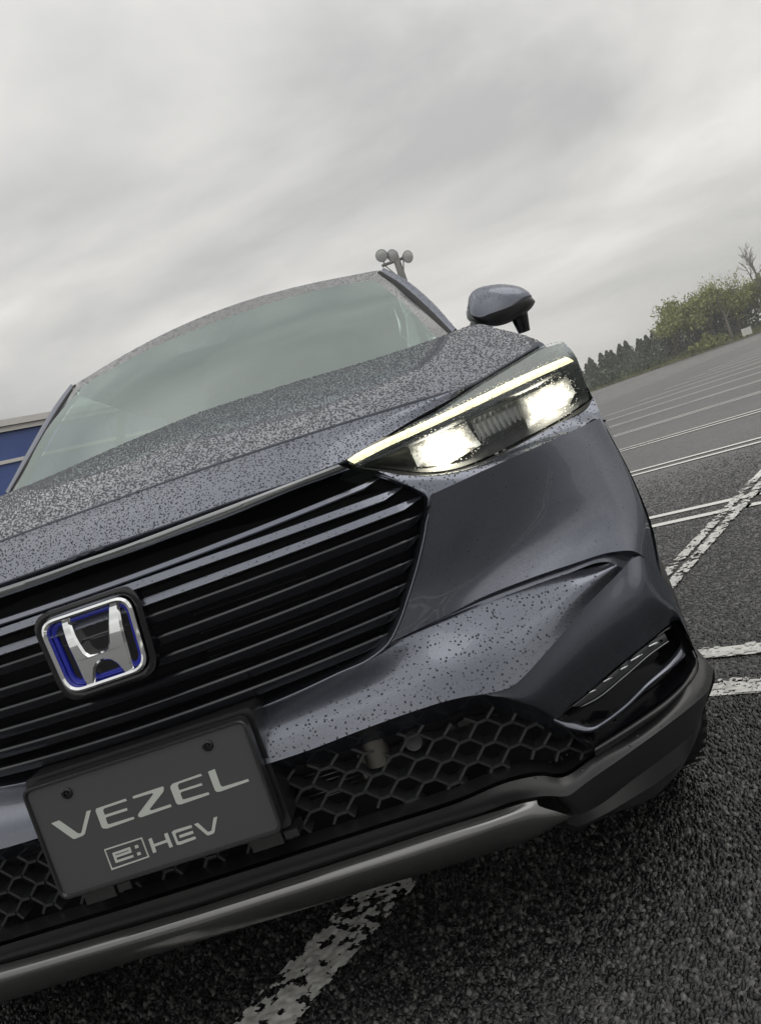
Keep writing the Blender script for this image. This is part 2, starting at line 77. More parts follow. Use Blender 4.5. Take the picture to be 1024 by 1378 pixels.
  'mir_bot': [[0.8286,1.4,1.1936],[0.8256,1.4,1.1701],[0.8336,1.4,1.1573],[0.8498,1.4,1.1465],[0.8792,1.4,1.1457],[0.9133,1.4,1.1444],[0.9481,1.4,1.1453],[0.9795,1.4,1.1511],[1.0057,1.4,1.1562],[1.021,1.4,1.158],[1.0243,1.4,1.1532]],
  'mir_low': [[0.8316,1.4,1.195],[0.8285,1.4,1.1641],[0.8372,1.4,1.1461],[0.8541,1.4,1.1302],[0.8783,1.4,1.114],[0.9047,1.4,1.1045],[0.9392,1.4,1.1043],[0.9707,1.4,1.1101],[1.0006,1.4,1.1189],[1.0217,1.4,1.1308],[1.0327,1.4,1.1416]],
  'mir_stem': [[0.9463,1.38,1.1033],[0.9637,1.38,1.0678],[0.984,1.38,1.0629],[1.0007,1.38,1.0983]],
  'cambox': [[-0.1519,1.72,1.4971],[-0.1224,1.72,1.5206],[0.0552,1.72,1.5101],[0.0644,1.72,1.4955],[0.0052,1.72,1.4461],[-0.1566,1.72,1.4533]],
  'mast': [[2.6309,45.0,10.2046],[2.5638,45.0,11.7055],[1.6994,45.0,11.7097],[3.0186,45.0,11.3154],[1.8248,45.0,12.066],[2.5046,45.0,11.8611],[3.1279,45.0,11.4985]],
  'bld': [[-7.1969,14.0,4.1113],[-7.2787,14.0,3.9069],[-7.5143,14.0,3.3182],[-6.4549,14.0,3.9724]],
  'signp': [66.9148,157.0,-0.7412],
  'cam': [[0.9417860808738021,0.05582422511269518,-0.331545824529478],[-0.32646027062789346,-0.0839509776051372,-0.9414753980113895],[-0.08039073064680306,0.994904964933691,-0.06083947054638357],[0.558,-1.13,0.83]],
}
# ------------------------------------------------------------------ camera
CX, CY, CW, CP = [Vector(v) for v in K['cam']]
cam_data = bpy.data.cameras.new('camera'); cam = bpy.data.objects.new('camera', cam_data)
scene.collection.objects.link(cam); scene.camera = cam
M = Matrix.Identity(4)
for i in range(3):
    M[i][0] = CX[i]; M[i][1] = -CY[i]; M[i][2] = -CW[i]; M[i][3] = CP[i]
cam.matrix_world = M
cam_data.sensor_fit = 'VERTICAL'; cam_data.sensor_height = 36; cam_data.lens = 1050/1378*36
cam_data.clip_start = .05; cam_data.clip_end = 3000
# ------------------------------------------------------------------ world: overcast sky
HAZE = .0008
SKYLOC = (-7.847, 4.648, 5.32)
SUN_EL, SUN_ROT = math.radians(58), math.radians(85)
world = bpy.data.worlds.new('World'); scene.world = world; world.use_nodes = True
nt = world.node_tree; nt.nodes.clear()
def N(t, kind, **kw):
    n = t.nodes.new(kind)
    for k, v in kw.items():
        if k in n.inputs: n.inputs[k].default_value = v
        else: setattr(n, k, v)
    return n
out = N(nt, 'ShaderNodeOutputWorld'); bg = N(nt, 'ShaderNodeBackground')
sky = N(nt, 'ShaderNodeTexSky', sky_type='NISHITA', sun_disc=False, sun_elevation=SUN_EL, sun_rotation=SUN_ROT)
tc = N(nt, 'ShaderNodeTexCoord'); sep = N(nt, 'ShaderNodeSeparateXYZ'); nt.links.new(tc.outputs['Generated'], sep.inputs[0])
def Mth(t, op, a, b=None, clamp=False):
    n = t.nodes.new('ShaderNodeMath'); n.operation = op; n.use_clamp = clamp
    for i, v in enumerate((a, b)):
        if v is None: continue
        if isinstance(v, (int, float)): n.inputs[i].default_value = v
        else: t.links.new(v, n.inputs[i])
    return n.outputs[0]
zz = Mth(nt, 'MAXIMUM', sep.outputs[2], 0.0)
den = Mth(nt, 'ADD', zz, .22)
comb = N(nt, 'ShaderNodeCombineXYZ')
nt.links.new(Mth(nt, 'DIVIDE', sep.outputs[0], den), comb.inputs[0]); nt.links.new(Mth(nt, 'DIVIDE', sep.outputs[1], den), comb.inputs[1])
mp = N(nt, 'ShaderNodeMapping'); mp.inputs['Scale'].default_value = (.85, 1.05, 1); mp.inputs['Location'].default_value = SKYLOC; mp.inputs['Rotation'].default_value = (0, 0, .5)
nt.links.new(comb.outputs[0], mp.inputs[0])
n1 = N(nt, 'ShaderNodeTexNoise', Scale=1.25, Detail=6.0, Roughness=.52, Distortion=.3); nt.links.new(mp.outputs[0], n1.inputs['Vector'])
n2 = N(nt, 'ShaderNodeTexNoise', Scale=.55, Detail=3.0); nt.links.new(mp.outputs[0], n2.inputs['Vector'])
mixv = Mth(nt, 'ADD', Mth(nt, 'MULTIPLY', n1.outputs[0], .6), Mth(nt, 'MULTIPLY', n2.outputs[0], .4))
cr = N(nt, 'ShaderNodeValToRGB'); nt.links.new(mixv, cr.inputs[0])
e = cr.color_ramp.elements
e[0].position = .39; e[0].color = (.46, .462, .455, 1)
e[1].position = .60; e[1].color = (.84, .82, .785, 1)
m_ = cr.color_ramp.elements.new(.5); m_.color = (.65, .64, .618, 1)
# haze towards the horizon, brighter overhead (overcast luminance)
hz = N(nt, 'ShaderNodeMix', data_type='RGBA'); 
hf = Mth(nt, 'POWER', Mth(nt, 'SUBTRACT', 1.0, zz, True), 9.0)
nt.links.new(Mth(nt, 'MULTIPLY', hf, .85), hz.inputs[0]); nt.links.new(cr.outputs[0], hz.inputs[6]); hz.inputs[7].default_value = (.66, .65, .615, 1)
lum = Mth(nt, 'ADD', Mth(nt, 'MULTIPLY', Mth(nt, 'POWER', zz, 1.6), 1.05), 1.0)
vm = N(nt, 'ShaderNodeVectorMath', operation='SCALE'); nt.links.new(hz.outputs[2], vm.inputs[0]); nt.links.new(lum, vm.inputs['Scale'])
sk = N(nt, 'ShaderNodeVectorMath', operation='SCALE'); nt.links.new(sky.outputs[0], sk.inputs[0]); sk.inputs['Scale'].default_value = .06
fm = N(nt, 'ShaderNodeMix', data_type='RGBA'); fm.inputs[0].default_value = .95
nt.links.new(sk.outputs[0], fm.inputs[6]); nt.links.new(vm.outputs[0], fm.inputs[7])
nt.links.new(fm.outputs[2], bg.inputs[0]); bg.inputs[1].default_value = 1.0; nt.links.new(bg.outputs[0], out.inputs[0])
sd = bpy.data.lights.new('sun', 'SUN'); sd.energy = .5; sd.angle = math.radians(45); sd.color = (1, .97, .93)
so = bpy.data.objects.new('sun', sd); scene.collection.objects.link(so)
so.rotation_euler = (math.radians(90)-SUN_EL, 0, math.radians(180)-SUN_ROT)
vs = scene.view_settings; vs.view_transform = 'Standard'; vs.look = 'None'; vs.exposure = 0; vs.gamma = 1; vs.use_curve_mapping = False
scene.render.engine = 'CYCLES'; scene.cycles.max_bounces = 10; scene.cycles.transparent_max_bounces = 12
# ------------------------------------------------------------------ helpers
C = scene.collection
def V3(a): return np.array(a, float)
def spl(P, nt_, t=None):
    """smooth curve through the rows of P, parameter = mean chord length"""
    P = V3(P); n = len(P)
    if n == 2:
        u = np.linspace(0, 1, nt_)[:, None]; return P[0]*(1-u)+P[1]*u
    if t is None:
        d = np.linalg.norm(np.diff(P.reshape(n, -1), axis=0), axis=1); t = np.concatenate([[0], np.cumsum(np.maximum(d, 1e-6))])
    t = t/t[-1]
    s = np.diff(P, axis=0)/np.diff(t)[:, None] if P.ndim == 2 else np.diff(P, axis=0)/np.diff(t)[:, None, None]
    h = np.diff(t); hh = h.reshape((-1,)+(1,)*(P.ndim-1))
    m = np.empty_like(P); m[0] = s[0]; m[-1] = s[-1]
    m[1:-1] = (s[:-1]*hh[1:]+s[1:]*hh[:-1])/(hh[:-1]+hh[1:])
    u = np.linspace(0, 1, nt_); k = np.clip(np.searchsorted(t, u, side='right')-1, 0, n-2)
    w = ((u-t[k])/h[k]).reshape((-1,)+(1,)*(P.ndim-1)); H = hh[k]
    return (2*w**3-3*w**2+1)*P[k]+(w**3-2*w**2+w)*H*m[k]+(-2*w**3+3*w**2)*P[k+1]+(w**3-w**2)*H*m[k+1]
def grid(rows, nu, nv):
    """surface through matching feature rows -> array (nv, nu, 3)"""
    n = len(rows[0])
    if all(len(r) == n for r in rows):
        A = V3([V3(r) for r in rows])                      # matched columns
        d = np.linalg.norm(np.diff(A, axis=1), axis=2).mean(0); t = np.concatenate([[0], np.cumsum(np.maximum(d, 1e-6))])
        A = np.stack([spl(r, nu, t.copy()) for r in A])
    else:
        A = np.stack([spl(r, nu) for r in rows])
    if len(rows) == 2:
        w = np.linspace(0, 1, nv)[:, None, None]; return A[0]*(1-w)+A[1]*w
    d = np.linalg.norm(np.diff(A, axis=0), axis=2).mean(1); t = np.concatenate([[0], np.cumsum(d)])
    return spl(A, nv, t)
class MB:
    def __init__(s): s.v = []; s.f = []; s.n = 0; s.mi = []
    def add(s, v, f, mi=0):
        s.v.append(np.asarray(v, float).reshape(-1, 3)); 
        for q in f: s.f.append(tuple(int(i)+s.n for i in q)); s.mi.append(mi)
        s.n += len(s.v[-1]); return s
    def grid(s, G, mi=0, flip=False, close=False):
        nv, nu = G.shape[:2]; f = []
        d1, d2 = (G[1:, 1:]-G[:-1, :-1]), (G[1:, :-1]-G[:-1, 1:]); nr = np.cross(d1, d2); ce = (G[1:, 1:]+G[:-1, :-1])/2   # face outwards
        ref = G.reshape(-1, 3).mean(0) if close else np.stack([ce[..., 0]*.3, np.maximum(ce[..., 1]+.5, .6), np.minimum(ce[..., 2], .75)], -1)
        flip = float(np.sum(nr*(ce-ref))) < 0
        for j in range(nv-1):
            for i in range(nu-1 if not close else nu):
                i2 = (i+1) % nu
                q = (j*nu+i, j*nu+i2, (j+1)*nu+i2, (j+1)*nu+i)
                f.append(q[::-1] if flip else q)
        return s.add(G.reshape(-1, 3), f, mi)
    def box(s, lo, hi, mi=0):
        a = [(x, y, z) for x in (lo[0], hi[0]) for y in (lo[1], hi[1]) for z in (lo[2], hi[2])]
        return s.add(a, [(0, 1, 3, 2), (4, 6, 7, 5), (0, 4, 5, 1), (2, 3, 7, 6), (0, 2, 6, 4), (1, 5, 7, 3)], mi)
    def tube(s, path, r, n=6, mi=0, caps=True, sx=1, sz=1):
        P = V3(path); r = np.broadcast_to(np.asarray(r, float), (len(P),)); R = []
        for i, p in enumerate(P):
            d = P[min(i+1, len(P)-1)]-P[max(i-1, 0)]; d = d/(np.linalg.norm(d)+1e-9)
            a = np.cross(d, (0, 0, 1) if abs(d[2]) < .9 else (1, 0, 0)); a /= np.linalg.norm(a); b = np.cross(a, d)
            th = np.arange(n)*2*math.pi/n
            R.append(p+r[i]*(np.cos(th)[:, None]*a*sx+np.sin(th)[:, None]*b*sz))
        o = s.n; s.grid(np.array(R), mi, close=True)
        if caps: s.f.append(tuple(o+i for i in range(n))); s.mi.append(mi); s.f.append(tuple(o+(len(P)-1)*n+n-1-i for i in range(n))); s.mi.append(mi)
        return s
    def prism(s, poly, y0, y1, c=(0, 0), mi=0, bev=0.0):
        """poly in local x,z extruded along y (front y0); bev narrows the front rim"""
        P = np.array(poly); n = len(P)
        fr = P
        if bev:
            nx = np.roll(P, -1, 0)-np.roll(P, 1, 0); nn = np.stack([nx[:, 1], -nx[:, 0]], 1); nn /= np.linalg.norm(nn, axis=1)[:, None]+1e-9
            ar = np.sum(P[:, 0]*np.roll(P[:, 1], -1)-np.roll(P[:, 0], -1)*P[:, 1]); fr = P-nn*bev*(1 if ar > 0 else -1)
        L = [np.c_[fr[:, 0]+c[0], np.full(n, y0), fr[:, 1]+c[1]]]
        if bev: L.append(np.c_[P[:, 0]+c[0], np.full(n, y0+bev), P[:, 1]+c[1]])
        L.append(np.c_[P[:, 0]+c[0], np.full(n, y1), P[:, 1]+c[1]])
        o = s.n; s.grid(np.array(L), mi, close=True)
        s.f.append(tuple(o+i for i in range(n))); s.mi.append(mi)
        return s
    def mirror(s):
        V = np.concatenate(s.v) if s.v else np.zeros((0, 3)); m = V*np.array([-1, 1, 1]); k = s.n
        fs = list(zip(s.f, s.mi)); s.v.append(m); s.n += k
        for q, mi in fs: s.f.append(tuple(i+k for i in q[::-1])); s.mi.append(mi)
        return s
    def build(s, name, mats, parent=None, smooth=True, merge=False, sharp=None):
        me = bpy.data.meshes.new(name); V = np.concatenate(s.v)
        if merge:
            key = np.round(V, 4); uq, inv = np.unique(key, axis=0, return_inverse=True); inv = inv.ravel(); V = uq
            F = []; MI = []
            for q, mi in zip(s.f, s.mi):
                r = []
                for i in q:
                    k = int(inv[i])
                    if k not in r: r.append(k)
                if len(r) > 2: F.append(r); MI.append(mi)
        else: F, MI = s.f, s.mi
        me.from_pydata([tuple(v) for v in V.tolist()], [], F)
        for m in (mats if isinstance(mats, (list, tuple)) else [mats]): me.materials.append(m)
        if len(me.materials) > 1: me.polygons.foreach_set('material_index', MI)
        if smooth: me.polygons.foreach_set('use_smooth', [True]*len(me.polygons))
        if sharp: me.set_sharp_from_angle(angle=math.radians(sharp))
        me.update()
        o = bpy.data.objects.new(name, me); C.objects.link(o)
        if parent: o.parent = parent
        return o
def tag(o, label=None, cat=None, group=None, kind=None):
    for k, v in (('label', label), ('category', cat), ('group', group), ('kind', kind)):
        if v: o[k] = v
    return o
def empty(name, label, cat, group=None, loc=(0, 0, 0)):
    o = bpy.data.objects.new(name, None); C.objects.link(o); o.location = loc; o.empty_display_size = .2
    return tag(o, label, cat, group)
# ------------------------------------------------------------------ materials
def mat(name, col, rough=.5, metal=0., coat=0., coat_rough=.03, ior=1.5, emit=None, es=0., trans=0., spec=.5):
    m = bpy.data.materials.new(name); m.use_nodes = True; b = m.node_tree.nodes['Principled BSDF']
    b.inputs['Base Color'].default_value = (*col, 1); b.inputs['Roughness'].default_value = rough; b.inputs['Metallic'].default_value = metal
    b.inputs['Coat Weight'].default_value = coat; b.inputs['Coat Roughness'].default_value = coat_rough; b.inputs['IOR'].default_value = ior
    b.inputs['Transmission Weight'].default_value = trans; b.inputs['Specular IOR Level'].default_value = spec
    if emit: b.inputs['Emission Color'].default_value = (*emit, 1); b.inputs['Emission Strength'].default_value = es
    return m
def bsdf(m): return m.node_tree.nodes['Principled BSDF']
def noise_bump(m, scale, strength, dist=.002, detail=4, coord='Object'):
    t = m.node_tree; c = N(t, 'ShaderNodeTexCoord'); n = N(t, 'ShaderNodeTexNoise', Scale=scale, Detail=float(detail)); t.links.new(c.outputs[coord], n.inputs['Vector'])
    b = N(t, 'ShaderNodeBump', Strength=strength, Distance=dist); t.links.new(n.outputs[0], b.inputs['Height']); t.links.new(b.outputs[0], bsdf(m).inputs['Normal'])
    return n
def noise_col(m, scale, c0, c1, lo=.35, hi=.65, detail=5., target='Base Color', coord='Object'):
    t = m.node_tree; c = N(t, 'ShaderNodeTexCoord'); n = N(t, 'ShaderNodeTexNoise', Scale=scale, Detail=detail); t.links.new(c.outputs[coord], n.inputs['Vector'])
    r = N(t, 'ShaderNodeValToRGB'); r.color_ramp.elements[0].position = lo; r.color_ramp.elements[1].position = hi
    r.color_ramp.elements[0].color = (*c0, 1); r.color_ramp.elements[1].color = (*c1, 1); t.links.new(n.outputs[0], r.inputs[0]); t.links.new(r.outputs[0], bsdf(m).inputs[target]); return r
PAINT = mat('grey_metallic_paint', (.165, .175, .205), .27, .9, 1.0, .015)
bsdf(PAINT).inputs['Specular Tint'].default_value = (.42, .44, .52, 1); bsdf(PAINT).inputs['Coat IOR'].default_value = 1.42
noise_col(PAINT, 900, (.138, .148, .180), (.186, .198, .236), detail=1.)
GLOSS = mat('gloss_black', (.006, .006, .008), .12, 0, .3)
SATIN = mat('satin_black_plastic', (.017, .017, .018), .36, 0, .45, .2); noise_bump(SATIN, 900, .12, .0006)
MATTE = mat('matte_black', (.008, .008, .009), .7)
SILVER = mat('satin_silver', (.21, .21, .21), .22, .9)
CHROME = mat('chrome', (.90, .91, .92), .05, 1.)
DCHROME = mat('dark_chrome', (.36, .37, .38), .10, 1.)
SLAT = mat('slat_black', (.012, .013, .018), .22, .3, .8, .04)
BLUE = mat('emblem_blue', (.012, .022, .42), .2, 0, .4)
PLATE = mat('plate_grey', (.078, .078, .082), .45); noise_bump(PLATE, 600, .05, .0004)
PLATEW = mat('plate_letter_white', (.60, .62, .58), .5)
RUBBER = mat('tyre_rubber', (.012, .012, .013), .75); noise_bump(RUBBER, 120, .3, .002)
ALLOY = mat('alloy_grey', (.25, .25, .26), .3, .9)
DASH = mat('dash_plastic', (.03, .032, .033), .6)
LAMPW = mat('lit_lamp', (.8, .8, .75), .3, emit=(1, .93, .74), es=5)
DRL = mat('daytime_strip', (.8, .8, .7), .3, emit=(1, .90, .52), es=2.2)
t = LAMPW.node_tree; at = N(t, 'ShaderNodeAttribute', attribute_name='glow'); c = N(t, 'ShaderNodeTexCoord'); vn = N(t, 'ShaderNodeTexVoronoi', Scale=150.); t.links.new(c.outputs['Object'], vn.inputs['Vector'])
gl = Mth(t, 'MULTIPLY', Mth(t, 'POWER', at.outputs['Fac'], 1.7), Mth(t, 'ADD', Mth(t, 'MULTIPLY', vn.outputs['Distance'], 1.4), .35))
t.links.new(Mth(t, 'ADD', Mth(t, 'MULTIPLY', gl, 9.0), .07), bsdf(LAMPW).inputs['Emission Strength']); bsdf(LAMPW).inputs['Metallic'].default_value = .8; bsdf(LAMPW).inputs['Roughness'].default_value = .15
# grain of small optics along the daytime strip
t = DRL.node_tree; c = N(t, 'ShaderNodeTexCoord'); n = N(t, 'ShaderNodeTexNoise', Scale=160., Detail=3.0); t.links.new(c.outputs['Object'], n.inputs['Vector'])
t.links.new(Mth(t, 'ADD', Mth(t, 'MULTIPLY', n.outputs[0], 2.6), -.15), bsdf(DRL).inputs['Emission Strength'])
REFL = mat('lamp_reflector', (.55, .55, .56), .3, .8)
HOUSE = mat('lamp_housing', (.13, .133, .14), .3, .6)
WATER = mat('water_drop', (.046, .049, .058), .2, .6, .6, .03); bsdf(WATER).inputs['Specular Tint'].default_value = (.35, .37, .42, 1)
CLEARW = mat('clear_water', (1, 1, 1), .0, ior=1.33, trans=1.)
def glass(name, tint, ior, rough=0.0):
    m = bpy.data.materials.new(name); m.use_nodes = True; t = m.node_tree; t.nodes.clear()
    o = N(t, 'ShaderNodeOutputMaterial'); mx = N(t, 'ShaderNodeMixShader'); lw = N(t, 'ShaderNodeLayerWeight', Blend=.5)
    f0 = ((ior-1)/(ior+1))**2; fr_ = Mth(t, 'ADD', Mth(t, 'MULTIPLY', Mth(t, 'POWER', lw.outputs['Facing'], 5.0), 1-f0), f0, True)
    tr = N(t, 'ShaderNodeBsdfTransparent', Color=(*tint, 1)); gl = N(t, 'ShaderNodeBsdfGlossy', Roughness=rough); gl.inputs['Color'].default_value = (.86, .97, .935, 1)
    t.links.new(fr_, mx.inputs[0]); t.links.new(tr.outputs[0], mx.inputs[1]); t.links.new(gl.outputs[0], mx.inputs[2]); t.links.new(mx.outputs[0], o.inputs[0]); return m
SCREEN = glass('windscreen_glass', (.70, .86, .80), 3.0, .02)
SIDEG = glass('side_glass', (.26, .30, .29), 1.5)
LENS = glass('lamp_lens', (.96, .97, .96), 1.4)
# ------------------------------------------------------------------ ground
S = np.array([.825, -.565]); T = np.array([.565, .825])       # parking grid axes
GZ = -.05                                                      # ground level below the car's datum
CAMXY = np.array([.558, -1.13])
def st(s, t): return CAMXY+1.06*(S*s+T*t-CAMXY)
ASPH = bpy.data.materials.new('wet_asphalt'); ASPH.use_nodes = True; t = ASPH.node_tree; b = bsdf(ASPH)
c = N(t, 'ShaderNodeTexCoord')
vor = N(t, 'ShaderNodeTexVoronoi', Scale=95.); t.links.new(c.outputs['Object'], vor.inputs['Vector'])
big = N(t, 'ShaderNodeTexNoise', Scale=.35, Detail=5.); t.links.new(c.outputs['Object'], big.inputs['Vector'])
mid = N(t, 'ShaderNodeTexNoise', Scale=14., Detail=4.); t.links.new(c.outputs['Object'], mid.inputs['Vector'])
sx = N(t, 'ShaderNodeSeparateColor'); t.links.new(vor.outputs['Color'], sx.inputs[0])
ra = N(t, 'ShaderNodeValToRGB'); t.links.new(sx.outputs[0], ra.inputs[0])
ra.color_ramp.elements[0].color = (.040, .041, .043, 1); ra.color_ramp.elements[1].color = (.145, .143, .140, 1); ra.color_ramp.elements[1].position = .95
mm = N(t, 'ShaderNodeMix', data_type='RGBA', blend_type='MULTIPLY'); mm.inputs[0].default_value = 1.; t.links.new(ra.outputs[0], mm.inputs[6])
rb = N(t, 'ShaderNodeValToRGB'); t.links.new(big.outputs[0], rb.inputs[0]); rb.color_ramp.elements[0].color = (.7, .7, .72, 1); rb.color_ramp.elements[0].position = .3; rb.color_ramp.elements[1].color = (1.15, 1.15, 1.13, 1); rb.color_ramp.elements[1].position = .7
t.links.new(rb.outputs[0], mm.inputs[7]); t.links.new(mm.outputs[2], b.inputs['Base Color'])
b.inputs['Roughness'].default_value = .5
rr = N(t, 'ShaderNodeMapRange'); t.links.new(mid.outputs[0], rr.inputs[0]); rr.inputs['To Min'].default_value = .34; rr.inputs['To Max'].default_value = .62; t.links.new(rr.outputs[0], b.inputs['Roughness'])
bp = N(t, 'ShaderNodeBump', Strength=.75, Distance=.005); t.links.new(vor.outputs['Distance'], bp.inputs['Height']); bp.invert = True; t.links.new(bp.outputs[0], b.inputs['Normal'])
g = MB(); R = 700
g.add([(-R, -R, 0), (R, -R, 0), (R, R, 0), (-R, R, 0)], [(0, 1, 2, 3)])
tag(g.build('car_park', ASPH, smooth=False), kind='structure')
# painted lines ------------------------------------------------------
LINE = bpy.data.materials.new('road_paint'); LINE.use_nodes = True; t = LINE.node_tree; b = bsdf(LINE); b.inputs['Roughness'].default_value = .6
c = N(t, 'ShaderNodeTexCoord'); n = N(t, 'ShaderNodeTexNoise', Scale=38., Detail=4., Roughness=.65); t.links.new(c.outputs['Object'], n.inputs['Vector'])
n_b = N(t, 'ShaderNodeTexNoise', Scale=1.3, Detail=2.); t.links.new(c.outputs['Object'], n_b.inputs['Vector'])
ad = Mth(t, 'ADD', Mth(t, 'MULTIPLY', n.outputs[0], .75), Mth(t, 'MULTIPLY', n_b.outputs[0], .45))
r = N(t, 'ShaderNodeValToRGB'); t.links.new(ad, r.inputs[0]); r.color_ramp.elements[0].position = .46; r.color_ramp.elements[1].position = .52
r.color_ramp.elements[0].color = (.07, .07, .07, 1); r.color_ramp.elements[1].color = (.74, .74, .70, 1); t.links.new(r.outputs[0], b.inputs['Base Color'])
def strip(mb, s0, s1, t0, t1, zt=.006):
    a = [st(s0, t0), st(s1, t0), st(s1, t1), st(s0, t1)]
    mb.add([(p[0], p[1], zt) for p in a], [(0, 1, 2, 3)])
tl = [1.42, 3.66, 6.0, 8.45, 11.1, 13.8, 16.5, 19.2]+[19.2+2.68*k for k in range(1, 36)]
for k, tt in enumerate([-1.1]+tl):
    for (s0, s1) in ((-6.8, .02), (.0, 6.6)):
        if k < 2 and s0 < 0: continue
        mb = MB(); strip(mb, s0, s1, tt-.165, tt-.09); strip(mb, s0, s1, tt+.09, tt+.165)
        tag(mb.build('bay_line', LINE, smooth=False), kind='structure')
    if k > 3:
        for (s0, s1) in ((-25.5, -12.3), (-44., -31.), (13., 26.), (32., 45.)):
            if s0 > 0 and k < 20: continue
            mb = MB(); strip(mb, s0, s1, tt-.165, tt-.085); strip(mb, s0, s1, tt+.085, tt+.165)
            tag(mb.build('bay_line', LINE, smooth=False), kind='structure')
mb = MB(); strip(mb, -.125, -.005, 4.3, 120.); tag(mb.build('centre_line', LINE, smooth=False), kind='structure')
# value noise for worn flakes and chippings
def vnoise(x, y, seed, sc):
    x = np.asarray(x)*sc; y = np.asarray(y)*sc; xi = np.floor(x).astype(int); yi = np.floor(y).astype(int); fx = x-xi; fy = y-yi
    def h(a, b_): 
        q = (a*374761393+b_*668265263+seed*974711) & 0x7fffffff; q = (q ^ (q >> 13))*1274126177 & 0x7fffffff; return ((q ^ (q >> 16)) & 0xffff)/65535.
    fx = fx*fx*(3-2*fx); fy = fy*fy*(3-2*fy)
    return (h(xi, yi)*(1-fx)+h(xi+1, yi)*fx)*(1-fy)+(h(xi, yi+1)*(1-fx)+h(xi+1, yi+1)*fx)*fy
def flakes(name, s0, s1, t0, t1, cell, thr, wedge=None):
    """worn thermoplastic paint left on the tops of the chippings"""
    mb = MB(); ns = max(1, int((s1-s0)/cell)); ntt = int((t1-t0)/cell)
    ss = s0+(np.arange(ns+1))*(s1-s0)/ns; ts = t0+np.arange(ntt+1)*(t1-t0)/ntt
    SS, TT = np.meshgrid(ss, ts)
    cs, ct = (SS[:-1, :-1]+cell/2), (TT[:-1, :-1]+cell/2)
    f = .55*vnoise(cs, ct, 3, 62)+.3*vnoise(cs, ct, 5, 130)+.25*vnoise(cs, ct, 9, 9)
    edge = np.minimum(np.minimum(cs-s0, s1-cs), .012)/.012
    keep = (f+.12*edge) > thr
    js = (vnoise(SS, TT, 21, 300)-.5)*cell*1.1; jt = (vnoise(SS, TT, 22, 300)-.5)*cell*1.1
    Z = .0072+.0035*vnoise(SS, TT, 31, 110)
    P = CAMXY+1.06*((SS+js)[..., None]*S+(TT+jt)[..., None]*T-CAMXY)
    V = np.concatenate([P, Z[..., None]], 2).reshape(-1, 3); nu = ns+1
    jj, ii = np.where(keep); F = np.stack([jj*nu+ii, jj*nu+ii+1, (jj+1)*nu+ii+1, (jj+1)*nu+ii], 1)
    used, inv = np.unique(F, return_inverse=True)
    mb.add(V[used], inv.reshape(F.shape))
    return tag(mb.build(name, PAINTW, smooth=True), kind='structure')
PAINTW = mat('worn_line_paint', (.6, .6, .56), .55); noise_col(PAINTW, 60, (.46, .455, .43), (.74, .735, .70))
flakes('centre_line', -.128, .002, -.25, .75, .0042, .615)
flakes('centre_line', -.128, -.075, .9, 4.3, .007, .60); flakes('centre_line', -.055, -.002, .9, 4.3, .007, .57)
flakes('bay_line', -.02, 2.5, 1.26, 1.35, .007, .70); flakes('bay_line', -.02, 2.5, 1.51, 1.59, .007, .625)
